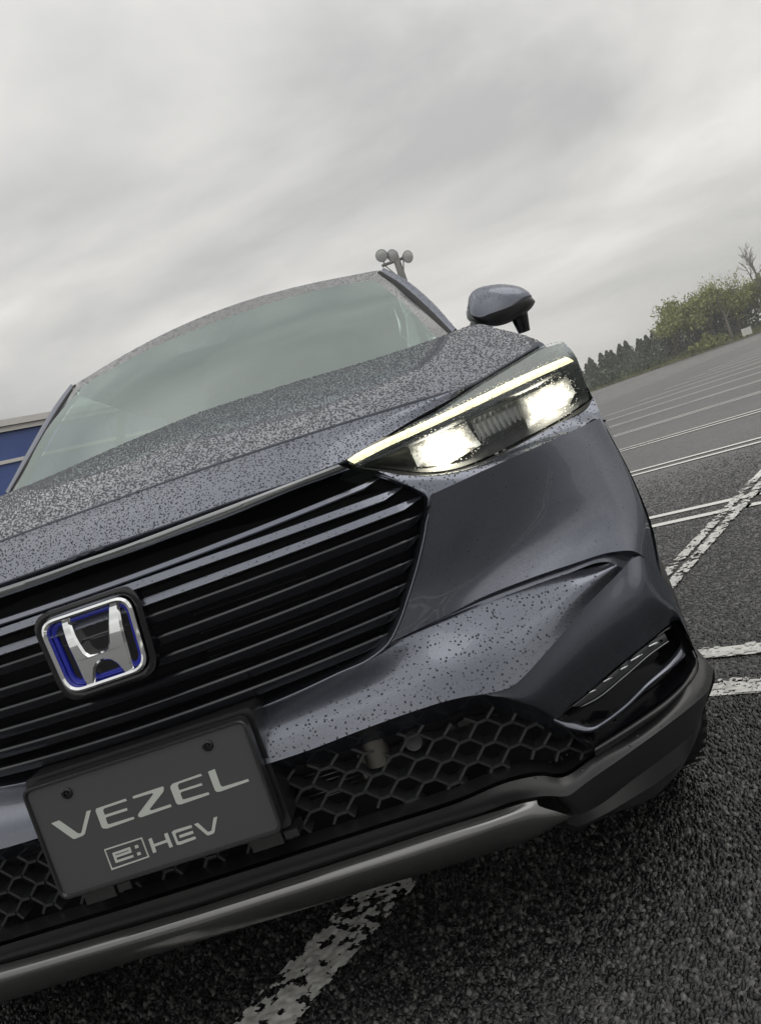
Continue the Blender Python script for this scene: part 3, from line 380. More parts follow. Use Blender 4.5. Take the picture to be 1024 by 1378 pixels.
# chippings: tens of thousands of small angular stones standing in the bitumen
def chippings():
    pts = []
    def field(x0, x1, y0, y1, sp):
        X, Y = np.meshgrid(np.arange(x0, x1, sp), np.arange(y0, y1, sp)); X = X+rng.uniform(-.45, .45, X.shape)*sp; Y = Y+rng.uniform(-.45, .45, X.shape)*sp
        return np.stack([X.ravel(), Y.ravel(), np.full(X.size, sp)], 1)
    A = field(-1.2, 1.9, -.7, 1.1, .0086)
    B = field(-2.6, 4.6, -1.4, 6.2, .0118)
    d = lambda P: np.hypot(P[:, 0]-.558, P[:, 1]+1.13)
    dirx = lambda P: (P[:, 0]-.558)/(P[:, 1]+1.13)
    A = A[(d(A) < 2.2)]; B = B[(d(B) >= 2.05) & (rng.random(len(B)) < 1.1-np.maximum(0, d(B)-2.3)/4.4) & (d(B) < 7.6) & ~((np.abs(B[:, 0]) < .75) & (B[:, 1] > .6)) & ((dirx(B) > .14) | (rng.random(len(B)) < .75-.22*np.abs(B[:, 0])-.1*np.abs(B[:, 1])))]
    P = np.concatenate([A, B]); n = len(P); sp = P[:, 2]
    base = np.array([[1, 0, 0], [.5, .87, 0], [-.5, .87, 0], [-1, 0, 0], [-.5, -.87, 0], [.5, -.87, 0], [.45, .35, 1], [-.5, .3, 1], [0, -.5, 1]], float)
    F = np.array([[0, 1, 6], [1, 2, 7], [1, 7, 6], [2, 3, 7], [3, 4, 7], [4, 8, 7], [4, 5, 8], [5, 0, 8], [0, 6, 8], [6, 7, 8]])
    th = rng.uniform(0, 6.28, n); r = sp*rng.uniform(.34, .80, n); el = rng.uniform(.6, 1.4, n)
    Vv = base[None]*np.ones((n, 1, 1)); Vv = Vv*(1+rng.uniform(-.28, .28, (n, 9, 3)))
    x = Vv[..., 0]*r[:, None]*el[:, None]; y = Vv[..., 1]*r[:, None]/el[:, None]
    h = np.minimum(r*rng.uniform(.6, 1.3, n), .0070)
    far = (sp > .01); h = np.where(far, h*.6, h)
    tx, ty = rng.normal(0, .36, n)*np.where(far, .5, 1), rng.normal(0, .36, n)*np.where(far, .5, 1)
    zc = Vv[..., 2]*h[:, None]+(x*tx[:, None]+y*ty[:, None])*(base[None, :, 2] > 0)
    X = x*np.cos(th)[:, None]-y*np.sin(th)[:, None]+P[:, 0, None]; Y = x*np.sin(th)[:, None]+y*np.cos(th)[:, None]+P[:, 1, None]
    V = np.stack([X, Y, np.maximum(zc, -.001)], 2).reshape(-1, 3)
    FF = (F[None]+9*np.arange(n)[:, None, None]).reshape(-1, 3)
    me = bpy.data.meshes.new('asphalt_chippings'); me.vertices.add(len(V)); me.vertices.foreach_set('co', V.astype(np.float32).ravel())
    me.loops.add(FF.size); me.loops.foreach_set('vertex_index', FF.astype(np.int32).ravel()); me.polygons.add(len(FF)); me.polygons.foreach_set('loop_start', np.arange(0, FF.size, 3, dtype=np.int32))
    me.update(calc_edges=True); me.validate()
    m = mat('stone_chip', (.05, .05, .05), .26, spec=.4); t = m.node_tree; ge = N(t, 'ShaderNodeNewGeometry'); r_ = N(t, 'ShaderNodeValToRGB'); t.links.new(ge.outputs['Random Per Island'], r_.inputs[0])
    r_.color_ramp.elements[0].color = (.006, .0063, .0066, 1); r_.color_ramp.elements[1].color = (.13, .13, .125, 1)
    q = r_.color_ramp.elements.new(.7); q.color = (.022, .0225, .023, 1)
    t.links.new(r_.outputs[0], bsdf(m).inputs['Base Color'])
    me.materials.append(m); o = bpy.data.objects.new('asphalt_chippings', me); C.objects.link(o)
    tag(o, 'dark wet angular stone chippings of the asphalt around the car', 'asphalt', kind='stuff')
    print('chippings', n)
chippings()
# ------------------------------------------------------------------ the car
car = empty('parked_car', 'dark grey metallic crossover car wet with rain, its headlight lit', 'car')
def kk(n): return V3(K[n])
def child(mb, name, m, parent=car, **kw): return mb.build(name, m, parent, **kw)
DROPS = []
def mirrored(G): H = G*np.array([-1, 1, 1]); return H[:, ::-1]
# hood -----------------------------------------------------------------
hf = kk('hood_front'); hb = kk('hood_back'); hb = np.vstack([[0, 1.05, 1.130], hb])
hfr = spl(hf, 25); hbr = spl(hb, 25)
def bulge(a, b_, w, lift): 
    p = a*(1-w)+b_*w; p[:, 2] += lift*4*w*(1-w)*np.clip(1-np.abs(p[:, 0])/.85, 0, 1)**.5; return p
rowsH = [hfr, bulge(hfr, hbr, .12, .006), bulge(hfr, hbr, .4, .008), bulge(hfr, hbr, .7, .008), hbr]
GH = grid(rowsH, 60, 40)
GHs = grid([hfr+np.array([0, .010, -.016]), hfr+np.array([0, -.0005, -.004]), hfr], 60, 5)
back = GH[-1]; tail = np.stack([back, back+np.array([0, .08, -.012]), back+np.array([0, .16, -.05])]); 
mb = MB().grid(GH).grid(GHs).grid(tail).mirror()
child(mb, 'hood', PAINT, merge=True, sharp=50)
DROPS += [(GH, 19500, .0013, .0026, 1), (mirrored(GH), 19500, .0013, .0026, 1)]
# nose panel --------------------------------------------------------------
nt_, nl = spl(kk('nose_top'), 40), spl(kk('nose_low'), 40)
nm = (nt_*.55+nl*.45)+np.array([0, -.004, .004])
GN = grid([nt_+np.array([0, .006, -.014]), nt_+np.array([0, .001, -.002])], 60, 3); GN2 = grid([nt_, nm, nl], 60, 14)
GN3 = grid([nl, nl+np.array([0, .004, -.006]), nl+np.array([0, .03, -.008])], 60, 5)
child(MB().grid(GN).grid(GN2).grid(GN3).mirror(), 'nose_panel', PAINT, merge=True, sharp=50)
DROPS += [(GN2, 34000, .0010, .0020, .95), (mirrored(GN2), 34000, .0010, .0020, .95)]
gp = grid([kk('gap0')+np.array([0, .012, -.004]), kk('gap0')+np.array([0, .02, -.014]), kk('gap1')+np.array([0, .02, 0])], 50, 6)
hfu = hfr[hfr[:, 0] < .76]
under = grid([hfu+np.array([0, .03, -.018]), hfu+np.array([0, .002, -.017])], 40, 3)
sel = [k for k in range(40) if nl[k, 0] > .43]
gp = gp[:, gp[0, :, 0] < .45]
lt_ = spl(kk('lens_top'), 30); lt_ = lt_[lt_[:, 0] < .80]; nn_ = np.array([[np.interp(x, nl[:, 0], nl[:, c_]) for c_ in range(3)] if x < nl[-1, 0] else [np.interp(x, hfr[:, 0], hfr[:, c_]) for c_ in range(3)] for x in lt_[:, 0]])
gp2 = grid([nn_+np.array([0, .012, -.004]), nn_*.5+lt_*.5+np.array([0, .022, -.006]), lt_+np.array([0, .004, .0])], 40, 5)
child(MB().grid(gp).grid(gp2).grid(under).mirror(), 'gap_underlay', MATTE)  # matte black strips behind the panel gaps, standing in for their shade
# bumper -------------------------------------------------------------------
mb = MB()
G1 = grid([kk('C0'), kk('M1'), kk('M2'), kk('C2')], 60, 36); mb.grid(G1)
GL = grid([kk('ledge_up'), kk('ledge_mid'), kk('C0')], 50, 10); mb.grid(GL)
GS = grid([kk('shelf_top'), kk('shelf_mid'), kk('shelf_bot')], 60, 22); mb.grid(GS)
mb.grid(grid([kk('under_a'), kk('under_a')*.5+kk('under_b')*.5+np.array([0, .006, -.001]), kk('under_b')], 50, 8))
GC = grid([kk('corner_top'), kk('corner_mid'), kk('corner_bot')], 50, 18); mb.grid(GC)
mb.grid(grid([kk('ret_out'), kk('ret_out')*.6+kk('ret_in')*.4+np.array([0, .0, .0]), kk('ret_in')], 50, 6))
mb.mirror(); bumper = child(mb, 'front_bumper', PAINT, sharp=60, merge=True)
DROPS += [(GL, 14000, .0011, .0022, .9), (GS, 14000, .0009, .0023, .85), (G1, 3500, .0007, .0013, .5), (GC, 3000, .0006, .0012, .5)]
# parking sensors
for s in (1, -1):
    c0, c1 = kk('sensor'); n = np.array([.55, -.8, -.1]); 
    th = np.linspace(0, 2*math.pi, 25)[:-1]; u = np.cross(n, (0, 0, 1)); u /= np.linalg.norm(u); w = np.cross(u, n/np.linalg.norm(n))
    ring = [c0-n*.004*k+ (np.cos(th)[:, None]*u+np.sin(th)[:, None]*w)*r for k, r in ((0, .0098), (.7, .0098), (.9, .009), (.7, .0085))]
    G = np.array(ring)*np.array([s, 1, 1]); m = MB().grid(G, close=True); m.add((c0-n*.003)*np.array([s,1,1])+ (np.cos(th)[:, None]*u+np.sin(th)[:, None]*w)*.008*np.array([s,1,1]), [tuple(range(24))])
    child(m, 'parking_sensor', PAINT, bumper, sharp=40)
# body sides, roof, pillars ---------------------------------------------------
st_y = [(.36, [(.842, .915), (.868, .88), (.888, .76), (.880, .56), (.885, .42), (.885, .33), (.87, .26)]),
        (.50, [(.848, .930), (.893, .885), (.915, .76), (.915, .56), (.91, .42), (.905, .33), (.87, .26)]),
        (.9, [(.86, 1.0), (.90, .93), (.93, .77), (.93, .58), (.925, .42), (.905, .30), (.88, .25)]),
        (1.35, [(.83, 1.06), (.89, .96), (.92, .79), (.92, .58), (.905, .42), (.90, .30), (.88, .25)]),
        (2.4, [(.83, 1.09), (.89, .98), (.92, .80), (.92, .58), (.905, .42), (.90, .30), (.88, .25)]),
        (3.4, [(.82, 1.10), (.89, 1.0), (.93, .82), (.935, .58), (.925, .42), (.90, .32), (.88, .27)]),
        (4.0, [(.76, 1.06), (.84, .98), (.88, .82), (.88, .62), (.87, .46), (.85, .36), (.82, .32)]),
        (4.32, [(.60, 1.03), (.66, .96), (.70, .82), (.70, .62), (.69, .46), (.67, .38), (.64, .34)])]
rowsS = [[(x, y, z_) for x, z_ in pr] for y, pr in st_y]
GB = grid(rowsS, 30, 170)
WY = (.685, 3.52); WZ = .295; WR = .345; AY = (.80, 3.52)
for s in (1, -1):
    m = MB(); nv, nu = GB.shape[:2]; f = []
    cc = (GB[:-1, :-1]+GB[1:, 1:])/2
    for j in range(nv-1):
        for i in range(nu-1):
            p = cc[j, i]
            if any((p[1]-wy)**2+(p[2]-.32)**2 < .385**2 for wy in AY): continue
            q = (j*nu+i, j*nu+i+1, (j+1)*nu+i+1, (j+1)*nu+i); f.append(q if s > 0 else q[::-1])
    m.add(GB.reshape(-1, 3)*np.array([s, 1, 1]), f)
    # fender corner ahead of the wheel, behind the lamp
    sc = kk('side_col'); r2 = np.array([(GB[0, 0]*(1-w)+GB[0, -1]*w) for w in np.linspace(.12, 1, len(sc))]); r2 = np.array([[np.interp(z_, GB[0, ::-1, 2], GB[0, ::-1, 0]), .36, z_] for z_ in sc[:, 2]])
    m.grid(grid([sc, (sc+r2)/2+np.array([.006, 0, 0]), r2], 30, 8)*np.array([s, 1, 1]))
    fe = grid([[(.8475, .43, .930), (.86, .55, .955), (.872, .75, .975), (.86, .9, .99)], [(.83, .42, .915), (.842, .55, .940), (.835, .72, .965), (.80, .95, .99)]], 12, 3)
    m.grid(fe*np.array([s, 1, 1]))
    col = np.vstack([spl(np.array([kk('lens_top')[-1], kk('lens_mid')[-1], kk('lens_low')[-1]]), 10)+np.array([.001, .006, -.002]), kk('ledge_up')[-1:]+np.array([-.002, .006, 0])])
    p0 = GB[0]; bb_ = np.array([[np.interp(z_, p0[::-1, 2], p0[::-1, 0])-.004, .365, min(z_, p0[0, 2]-.002)] for z_ in col[:, 2]])
    m.grid(grid([col, bb_], 24, 4)*np.array([s, 1, 1]))
    ey = [.372, .5, .6, .72, .88, 1.05, 1.33]; e1_ = V3([(.818, .372, .925), (.842, .5, .940), (.834, .6, .970), (.804, .72, 1.012), (.772, .88, 1.045), (.765, 1.05, 1.065), (.77, 1.33, 1.11)])
    e2_ = np.array([[np.interp(y, GB[:, 0, 1], GB[:, 0, c_]) for c_ in range(3)] for y in ey]); m.grid(grid([e1_, e1_*.4+e2_*.6+np.array([0, 0, .006]), e2_], 30, 6)*np.array([s, 1, 1]))
    child(m, 'body_side', PAINT, sharp=60)
    # arch cladding
    for wy, ay in zip(WY, AY):
        th = np.linspace(math.radians(-8), math.radians(188), 40)
        prof = [(.375, .86), (.372, .918), (.395, .926), (.42, .91)]
        G = np.array([[(s*x, ay+math.cos(a)*r_, max(.19, .32+math.sin(a)*r_)) for a in th] for r_, x in prof])
        child(MB().grid(G), 'arch_cladding', SATIN, sharp=50)
        well = MB(); th2 = np.linspace(0, math.pi, 20); well.grid(np.array([[(s*x, ay+math.cos(a)*.40, .32+math.sin(a)*.40) for a in th2] for x in (.92, .55)])); child(well, 'wheel_arch_liner', MATTE)
        wh = bpy.data.objects.new('wheel', None); C.objects.link(wh); wh.parent = car; wh.location = (s*.765, wy, WZ); wh.rotation_euler.z = math.radians(9) if wy < 1 else 0
        pr = [(-.105, .235), (-.11, .30), (-.10, .33), (-.08, .343), (0, .345), (.08, .343), (.10, .33), (.11, .30), (.105, .235)]
        th = np.linspace(0, 2*math.pi, 49)[:-1]
        G = np.array([[(s*x, math.cos(a)*r_, math.sin(a)*r_) for a in th] for x, r_ in pr]); ty = MB().grid(G, close=True)
        for k in range(60):
            a = k*2*math.pi/60
            for sd_ in (-1, 1):
                ty.add([(sd_*(.03+.06*q), math.cos(a+.03*q+d)*.3475, math.sin(a+.03*q+d)*.3475) for q in (0, 1) for d in ((0, .06) if q == 0 else (.06, 0))], [(0, 1, 2, 3)])
        child(ty, 'tyre', RUBBER, wh, sharp=40)
        ri = MB(); ri.grid(np.array([[(s*x, math.cos(a)*r_, math.sin(a)*r_) for a in th] for x, r_ in ((.10, .236), (.095, .222), (.02, .215), (-.1, .22))]), close=True)
        for k in range(10):
            a = k*2*math.pi/10; d = .09 if k % 2 else -.09
            ri.tube([(s*.085, math.cos(a)*.04, math.sin(a)*.04), (s*.095, math.cos(a+d)*.22, math.sin(a+d)*.22)], [.022, .014], 6)
        ri.tube([(s*.06, 0, 0), (s*.10, 0, 0)], .05, 16)
        child(ri, 'rim', ALLOY, wh, sharp=40)
# roof & rear
def even(P):
    P = P[P[:, 0] > .08]; x = P[:, 0]; X = np.stack([np.ones_like(x), x**2, x**4], 1); xs = np.linspace(0, x[-1], 12); XS = np.stack([np.ones_like(xs), xs**2, xs**4], 1)
    f = lambda c: XS@np.linalg.lstsq(X, P[:, c], rcond=None)[0]
    Q = np.c_[xs, f(1), f(2)]; Q[-1] = P[-1]; return Q
re = kk('roof_edge'); re = even(re)
gt = kk('glass_top'); gt = even(gt)
po = spl(kk('pillar_out'), 20); pi = spl(kk('pillar_in'), 20); gs = kk('glass_side')
r0 = spl(re, 20); r1 = np.c_[np.linspace(0, .63, 20), np.full(20, 2.4), 1.555-.10*np.linspace(0, 1, 20)**2.5]; r2 = np.c_[np.linspace(0, .62, 20), np.full(20, 3.4), 1.53-.10*np.linspace(0, 1, 20)**2.5]; r3 = np.c_[np.linspace(0, .56, 20), np.full(20, 4.0), 1.40-.06*np.linspace(0, 1, 20)**2]
GR = grid([r0, r1, r2, r3], 30, 40)
child(MB().grid(GR).mirror(), 'roof', PAINT, merge=True)
child(MB().grid(GR*np.array([.97, 1, 1])+np.array([0, .02, -.035])).mirror(), 'headliner', mat('headliner_cloth', (.16, .16, .155), .9), merge=True)
# header band between roof edge and glass (black frit under beads)
GHd = grid([spl(gt, 20), spl(re, 20)], 40, 6)
FRIT = mat('glass_frit', (.085, .088, .088), .25, 0, .8)
hc = grid([[re[-1], re[-1]*.4+po[0]*.6, po[0]], [gt[-1], gt[-1]*.4+pi[0]*.6, pi[0]]], 6, 4); child(MB().grid(GHd).grid(hc).grid(grid([[re[-1], po[0]], [re[-1]+np.array([0, .1, -.01]), po[0]+np.array([0, .1, -.03])]], 3, 3)).mirror(), 'screen_header', FRIT)
DROPS += [(GHd, 12000, .0012, .0026, .8), (mirrored(GHd), 12000, .0012, .0026, .8)]
# windscreen
bot = V3([(0, 1.00, 1.085), (.25, 1.03, 1.085), (.5, 1.10, 1.09), (.62, 1.17, 1.095), gs[-1]])
GW = grid([spl(bot, 30), spl(bot, 30)*.5+spl(gt, 30)*.5+np.array([0, -.012, .018]), spl(gt, 30)], 40, 24)
child(MB().grid(GW).mirror(), 'windscreen', SCREEN, merge=True)
# frit down the side + black moulding + painted pillar
sidef = grid([spl(GW[::-1, -1], 20), spl(pi, 20)], 20, 5); DROPS += [(sidef, 9000, .001, .002, .8)]
mould = grid([spl(pi, 20)+np.array([0, .0, .002]), spl(pi*.72+po*.28, 20)+np.array([0, -.004, .003]), spl(pi*.55+po*.45, 20)+np.array([0, 0, .0])], 20, 7)
pilg = grid([spl(pi*.55+po*.45, 20)+np.array([0, 0, .0]), spl(pi*.25+po*.75, 20)+np.array([.004, 0, .010]), spl(po, 20), spl(po, 20)+np.array([.004, .06, -.03])], 20, 12)
DROPS += [(pilg, 14000, .001, .002, .8)]
for s in (1, -1):
    f = np.array([s, 1, 1])
    child(MB().grid(sidef*f), 'screen_border', FRIT); child(MB().grid(mould*f), 'pillar_moulding', MATTE); child(MB().grid(pilg*f), 'front_pillar', PAINT)
    # side glass and roof rail
    top = V3([po[0], (.66, 2.4, 1.45), (.65, 3.3, 1.43), (.60, 3.9, 1.35)])+np.array([.005, .05, -.03])
    low = V3([(.80, 1.36, 1.08), (.83, 2.4, 1.09), (.82, 3.4, 1.10), (.76, 4.0, 1.06)])
    child(MB().grid(grid([top, low], 30, 6)*f), 'side_window', SIDEG)
    rail = MB().grid(grid([np.vstack([re[-1], GR[10, -1], GR[25, -1], GR[-1, -1]]), top+np.array([.0, 0, 0])], 24, 3)*f); child(rail, 'roof_rail', PAINT)
    for y in (2.35, 3.45):
        bp_ = MB().add(V3([(s*.835, y-.05, 1.08), (s*.835, y+.05, 1.08), (s*.668, y+.05, 1.44), (s*.668, y-.05, 1.44)]), [(0, 1, 2, 3)])
        child(bp_, 'door_pillar', GLOSS)
rear = MB().grid(grid([GB[-1, :], GB[-1, :]*np.array([0, 1, 1])+np.array([0, .1, 0])], 12, 6)).grid(grid([[(0, 4.0, 1.40), (.56, 4.0, 1.34)], [(0, 4.38, 1.03), (.60, 4.32, 1.03)]], 8, 6)).mirror(); child(rear, 'tailgate', PAINT, merge=True)
# cabin
cab = MB().box((-.72, 1.02, 1.0), (.72, 1.55, 1.06)).box((-.8, 1.0, .35), (.8, 3.9, .40)); child(cab, 'dashboard', DASH, smooth=False)
child(MB().box((-.62, 2.75, .4), (.62, 2.8, 1.42)), 'cabin_baffle', DASH, smooth=False)  # added dark wall, closes off the see-through and darkens the cabin
cb = kk('cambox'); cb[:, 1] += np.array([-.06, .02, .02, -.0, -.08, -.12]); P = cb+np.array([0, .02, -.03]); m = MB()
m.add(np.vstack([P, P+np.array([0, .12, .0])]), [(0, 1, 2, 3, 4, 5)]+[(i, (i+1) % 6, (i+1) % 6+6, i+6) for i in range(6)]); child(m, 'sensor_housing', mat('sensor_plastic', (.03, .028, .028), .6), smooth=False)
# grille ---------------------------------------------------------------------
ge_, gi = spl(kk('g_edge'), 60), spl(kk('g_in'), 60)
sur = MB().grid(grid([ge_, ge_*.8+gi*.2+np.array([0, -.004, 0]), gi, gi+np.array([0, .05, 0])], 80, 9)).mirror(); child(sur, 'grille_surround', PAINT, sharp=50)
gb = MB(); gr_ = V3([gi[:, 0], gi[:, 1]*0+.17, gi[:, 2]]).T
ctr = V3([np.zeros(60), np.full(60, .16), gi[:, 2]]).T
gb.grid(grid([gr_, ctr], 40, 4)).add([(-.47, .17, .78), (.47, .17, .78), (.40, .16, .83), (-.40, .16, .83)], [(0, 1, 2, 3)]); gb.mirror(); grille = child(gb, 'front_grille', MATTE)
PIPE = mat('engine_bay_metal', (.10, .09, .085), .3, .6)
hw_ = MB()
for z_ in np.arange(.57, .72, .011): hw_.tube([(.10, .145, z_), (.30, .152, z_)], .0012, 4)
for x, z_ in ((.30, .64), (.285, .605), (.31, .67), (.26, .575)): hw_.tube([(x, .15, z_), (x+.035, .15, z_+.002)], .009, 8)
child(hw_, 'radiator_fittings', PIPE, grille)
sl = kk('slats')
def planf(x, a): return a*(x/.5)**2
for i, q in enumerate(sl):
    xt, yt, zt, xm, ym, zm = q
    # z and y follow smooth parabolas across the car
    ysag = (yt-ym)/(xt**2-xm**2); y0 = ym-ysag*xm**2; zs = (zt-zm)/(xt**2-xm**2); z0 = zm-zs*xm**2
    if i in (1, 2): prof = [(.032, -.019), (.006, -.0130), (.0012, -.0122), (.0, -.0108), (.0068, -.0005), (.009, 0), (.036, .001)]
    elif i == 0: prof = [(.03, -.013), (.006, -.009), (.001, -.0085), (.0, -.0065), (.0045, -.0005), (.007, 0), (.03, .001)]
    else: prof = [(.035, -.0185), (.010, -.0178), (.006, -.0165), (.004, -.0145), (-.001, -.0034), (-.0006, -.0026), (.0009, -.0005), (.003, 0), (.034, -.0005)]
    xs = np.concatenate([np.linspace(0, xt*.94, 40), xt*np.array([.965, .985, 1.0])])
    xs = np.concatenate([-xs[:0:-1], xs])
    G = []
    for x in xs:
        ax = abs(x); yy = y0+ysag*ax*ax; z1 = z0+zs*ax*ax; w = 1.0
        tt = (ax-xt*.94)/(xt*.06); k = 1-.75*max(0, tt)
        G.append([(x, yy+dy+(.004*max(0, tt)), z1+(dz*k if dz < 0 else dz)) for dy, dz in prof])
    G = np.array(G).transpose(1, 0, 2)
    child(MB().grid(G), 'slat', PAINT if i in (0, 1, 2) else SLAT, grille, sharp=35)
    if i in (1, 2):
        top = G[3:5]; DROPS += [(np.array(top), 9000, .0007, .0014, .6)]
child(MB().tube(ge_+np.array([-.001, -.001, 0]), .0026, 8).mirror(), 'grille_edge', PAINT)
# chrome strip
s0, s1 = spl(kk('strip0'), 40), spl(kk('strip1'), 40)
mid_ = s0*.85+s1*.15
G = grid([s0+np.array([0, .03, 0]), s0+np.array([0, .002, 0]), s0*.90+s1*.10+np.array([0, -.0045, 0]), mid_+np.array([0, -.0045, 0]), s1+np.array([0, -.001, 0]), s1+np.array([0, .03, 0])], 60, 16)
child(MB().grid(G).mirror(), 'chrome_strip', DCHROME, sharp=30, merge=True)
DROPS += [(grid([s0*.6+s1*.4, s1], 30, 4)+np.array([0, -.0035, 0]), 5000, .0005, .001, .6)]
# scoop between strip and first slat
a0 = s1+np.array([0, .02, -.002]); a1 = spl(np.c_[np.linspace(0, .45, 12), .08+.11*np.linspace(0, 1, 12)**2, np.full(12, .822)], 40)
child(MB().grid(grid([a0, a1+np.array([0, .015, 0])], 40, 4)).mirror(), 'grille_upper_panel', GLOSS, merge=True)
# emblem ---------------------------------------------------------------------
def rquad(Q, r, grow=0, n=7):
    Q = V3(Q); c = Q.mean(0); out = []
    # offset edges outward by grow
    E = []
    for i in range(4):
        a, b_ = Q[i], Q[(i+1) % 4]; d = (b_-a)/np.linalg.norm(b_-a); nn = np.array([d[1], -d[0]]); 
        if np.dot(nn, (a+b_)/2-c) < 0: nn = -nn
        E.append((a+nn*grow, d))
    R_ = []
    for i in range(4):
        (p, d), (q, e_) = E[i-1], E[i]; A = np.array([d, -e_]).T; k = np.linalg.solve(A, q-p); R_.append(p+d*k[0])
    for i in range(4):
        p = R_[i]; u = R_[i-1]-p; w = R_[(i+1) % 4]-p; u /= np.linalg.norm(u); w /= np.linalg.norm(w)
        a, b_ = p+u*r, p+w*r
        for k in np.linspace(0, 1, n): out.append(tuple((1-k)**2*a+2*k*(1-k)*p+k*k*b_))
    # gentle outward bow of the sides
    out = np.array(out); return out
EQ = K['embq']; EC = (0., .714)
EQs = [(-.0705, .0575), (.0775, .0565), (.068, -.060), (-.0650, -.060)]
def ring(mb, q, r_out, r_in, y0, y1, rad, mi=0):
    o, i_ = rquad(q, rad+r_out*.6, r_out), rquad(q, rad+r_in*.6, r_in); n = len(o); md = (o+i_)/2
    L = [np.c_[o[:, 0]+EC[0], np.full(n, y1), o[:, 1]+EC[1]], np.c_[o[:, 0]*.75+md[:, 0]*.25+EC[0], np.full(n, y0*.88+y1*.12), o[:, 1]*.75+md[:, 1]*.25+EC[1]], np.c_[md[:, 0]+EC[0], np.full(n, y0), md[:, 1]+EC[1]],
         np.c_[i_[:, 0]*.75+md[:, 0]*.25+EC[0], np.full(n, y0*.88+y1*.12), i_[:, 1]*.75+md[:, 1]*.25+EC[1]], np.c_[i_[:, 0]+EC[0], np.full(n, y1), i_[:, 1]+EC[1]]]
    mb.grid(np.array(L), mi, close=True); return mb
emb = ring(MB(), EQs, .0135, .0005, -.014, .0, .026); emb.prism(rquad(EQs, .024, -.004), -.004, .03, EC)
emb = child(emb, 'emblem', GLOSS, sharp=35)
child(ring(MB(), EQs, .001, -.0078, -.0205, -.004, .026), 'chrome_ring', CHROME, emb, sharp=40)
child(ring(MB(), EQs, -.0076, -.0155, -.0085, -.0035, .024), 'blue_ring', BLUE, emb, sharp=60)
hm = bmesh.new(); P = np.array(K['H']); fv = [hm.verts.new((x+EC[0], -.0215, z_+EC[1])) for x, z_ in P]; hm.faces.new(fv)
for z_ in np.linspace(-.05, .05, 15): bmesh.ops.bisect_plane(hm, geom=hm.verts[:]+hm.edges[:]+hm.faces[:], plane_co=(0, 0, EC[1]+z_), plane_no=(0, 0, 1))
bmesh.ops.triangulate(hm, faces=hm.faces[:])
ex = bmesh.ops.inset_region(hm, faces=hm.faces[:], thickness=.0030, depth=0, use_boundary=True); rimv = {v for v in hm.verts if v.is_boundary}
for v in hm.verts:
    q_ = (v.co.z-EC[1]-.004)/.05; v.co.y += (.0125*q_**2 if q_ > 0 else .0015*q_**2)+(.0034 if v in rimv else 0)
ed_ = [e_ for e_ in hm.edges if e_.is_boundary]; r_ = bmesh.ops.extrude_edge_only(hm, edges=ed_)
for v in [x for x in r_['geom'] if isinstance(x, bmesh.types.BMVert)]: v.co.y = -.004
bmesh.ops.recalc_face_normals(hm, faces=hm.faces[:]); hme = bpy.data.meshes.new('letter'); hm.to_mesh(hme); hm.free(); hme.materials.append(CHROME); hme.polygons.foreach_set('use_smooth', [True]*len(hme.polygons)); hme.set_sharp_from_angle(angle=math.radians(28))
ho = bpy.data.objects.new('letter', hme); C.objects.link(ho); ho.parent = emb
# plate ------------------------------------------------------------------------
PCn = (0., .452)
PQ = [(-.1845, .0905), (.1785, .0905), (.1765, -.0915), (-.1865, -.0915)]
def rq(grow, rad): return rquad(PQ, rad, grow)
pl = MB().prism(rq(-.004, .012), -.024, -.012, PCn); plate = child(pl, 'number_plate', PLATE, sharp=30)
o, i_ = rq(0, .016), rq(-.0065, .0105); n = len(o)
G = np.array([np.c_[a[:, 0], np.full(n, y), a[:, 1]+PCn[1]] for a, y in ((o, -.008), (o, -.026), (o*.75+i_*.25, -.0285), (o*.3+i_*.7, -.0285), (i_, -.0245))])
child(MB().grid(G, close=True), 'plate_frame', SATIN, plate, sharp=50)
mb = MB()
for k, L in enumerate(K['letters']): mb.prism(L, -.0247-.00003*k, -.0238, PCn)
child(mb, 'plate_lettering', PLATEW, plate, smooth=False)
for x, z_ in ((-.1175, .0648), (.112, .0671)):
    m = MB(); th = np.linspace(0, 2*math.pi, 21)[:-1]
    m.grid(np.array([[(x+math.cos(a)*r_, y, PCn[1]+z_+math.sin(a)*r_) for a in th] for r_, y in ((.0085, -.0238), (.0085, -.0262), (.0072, -.0272), (.0045, -.0272), (.004, -.0245), (.0001, -.0245))]), close=True)
    m.grid(np.array([[(x+math.cos(a)*r_, y, PCn[1]+z_+math.sin(a)*r_) for a in th] for r_, y in ((.0026, -.0245), (.0026, -.0268), (.0001, -.0268))]), close=True)
    child(m, 'plate_bolt', GLOSS, plate, sharp=40)
pb = MB().prism(rq(.006, .01), .0, .08, PCn); 
for x in (-.135, .14): pb.box((x-.025, -.012, PCn[1]-.115), (x+.025, .03, PCn[1]-.088)); pb.box((x+.028, -.008, PCn[1]-.112), (x+.05, .03, PCn[1]-.1))
child(pb, 'plate_holder', SATIN, smooth=False)
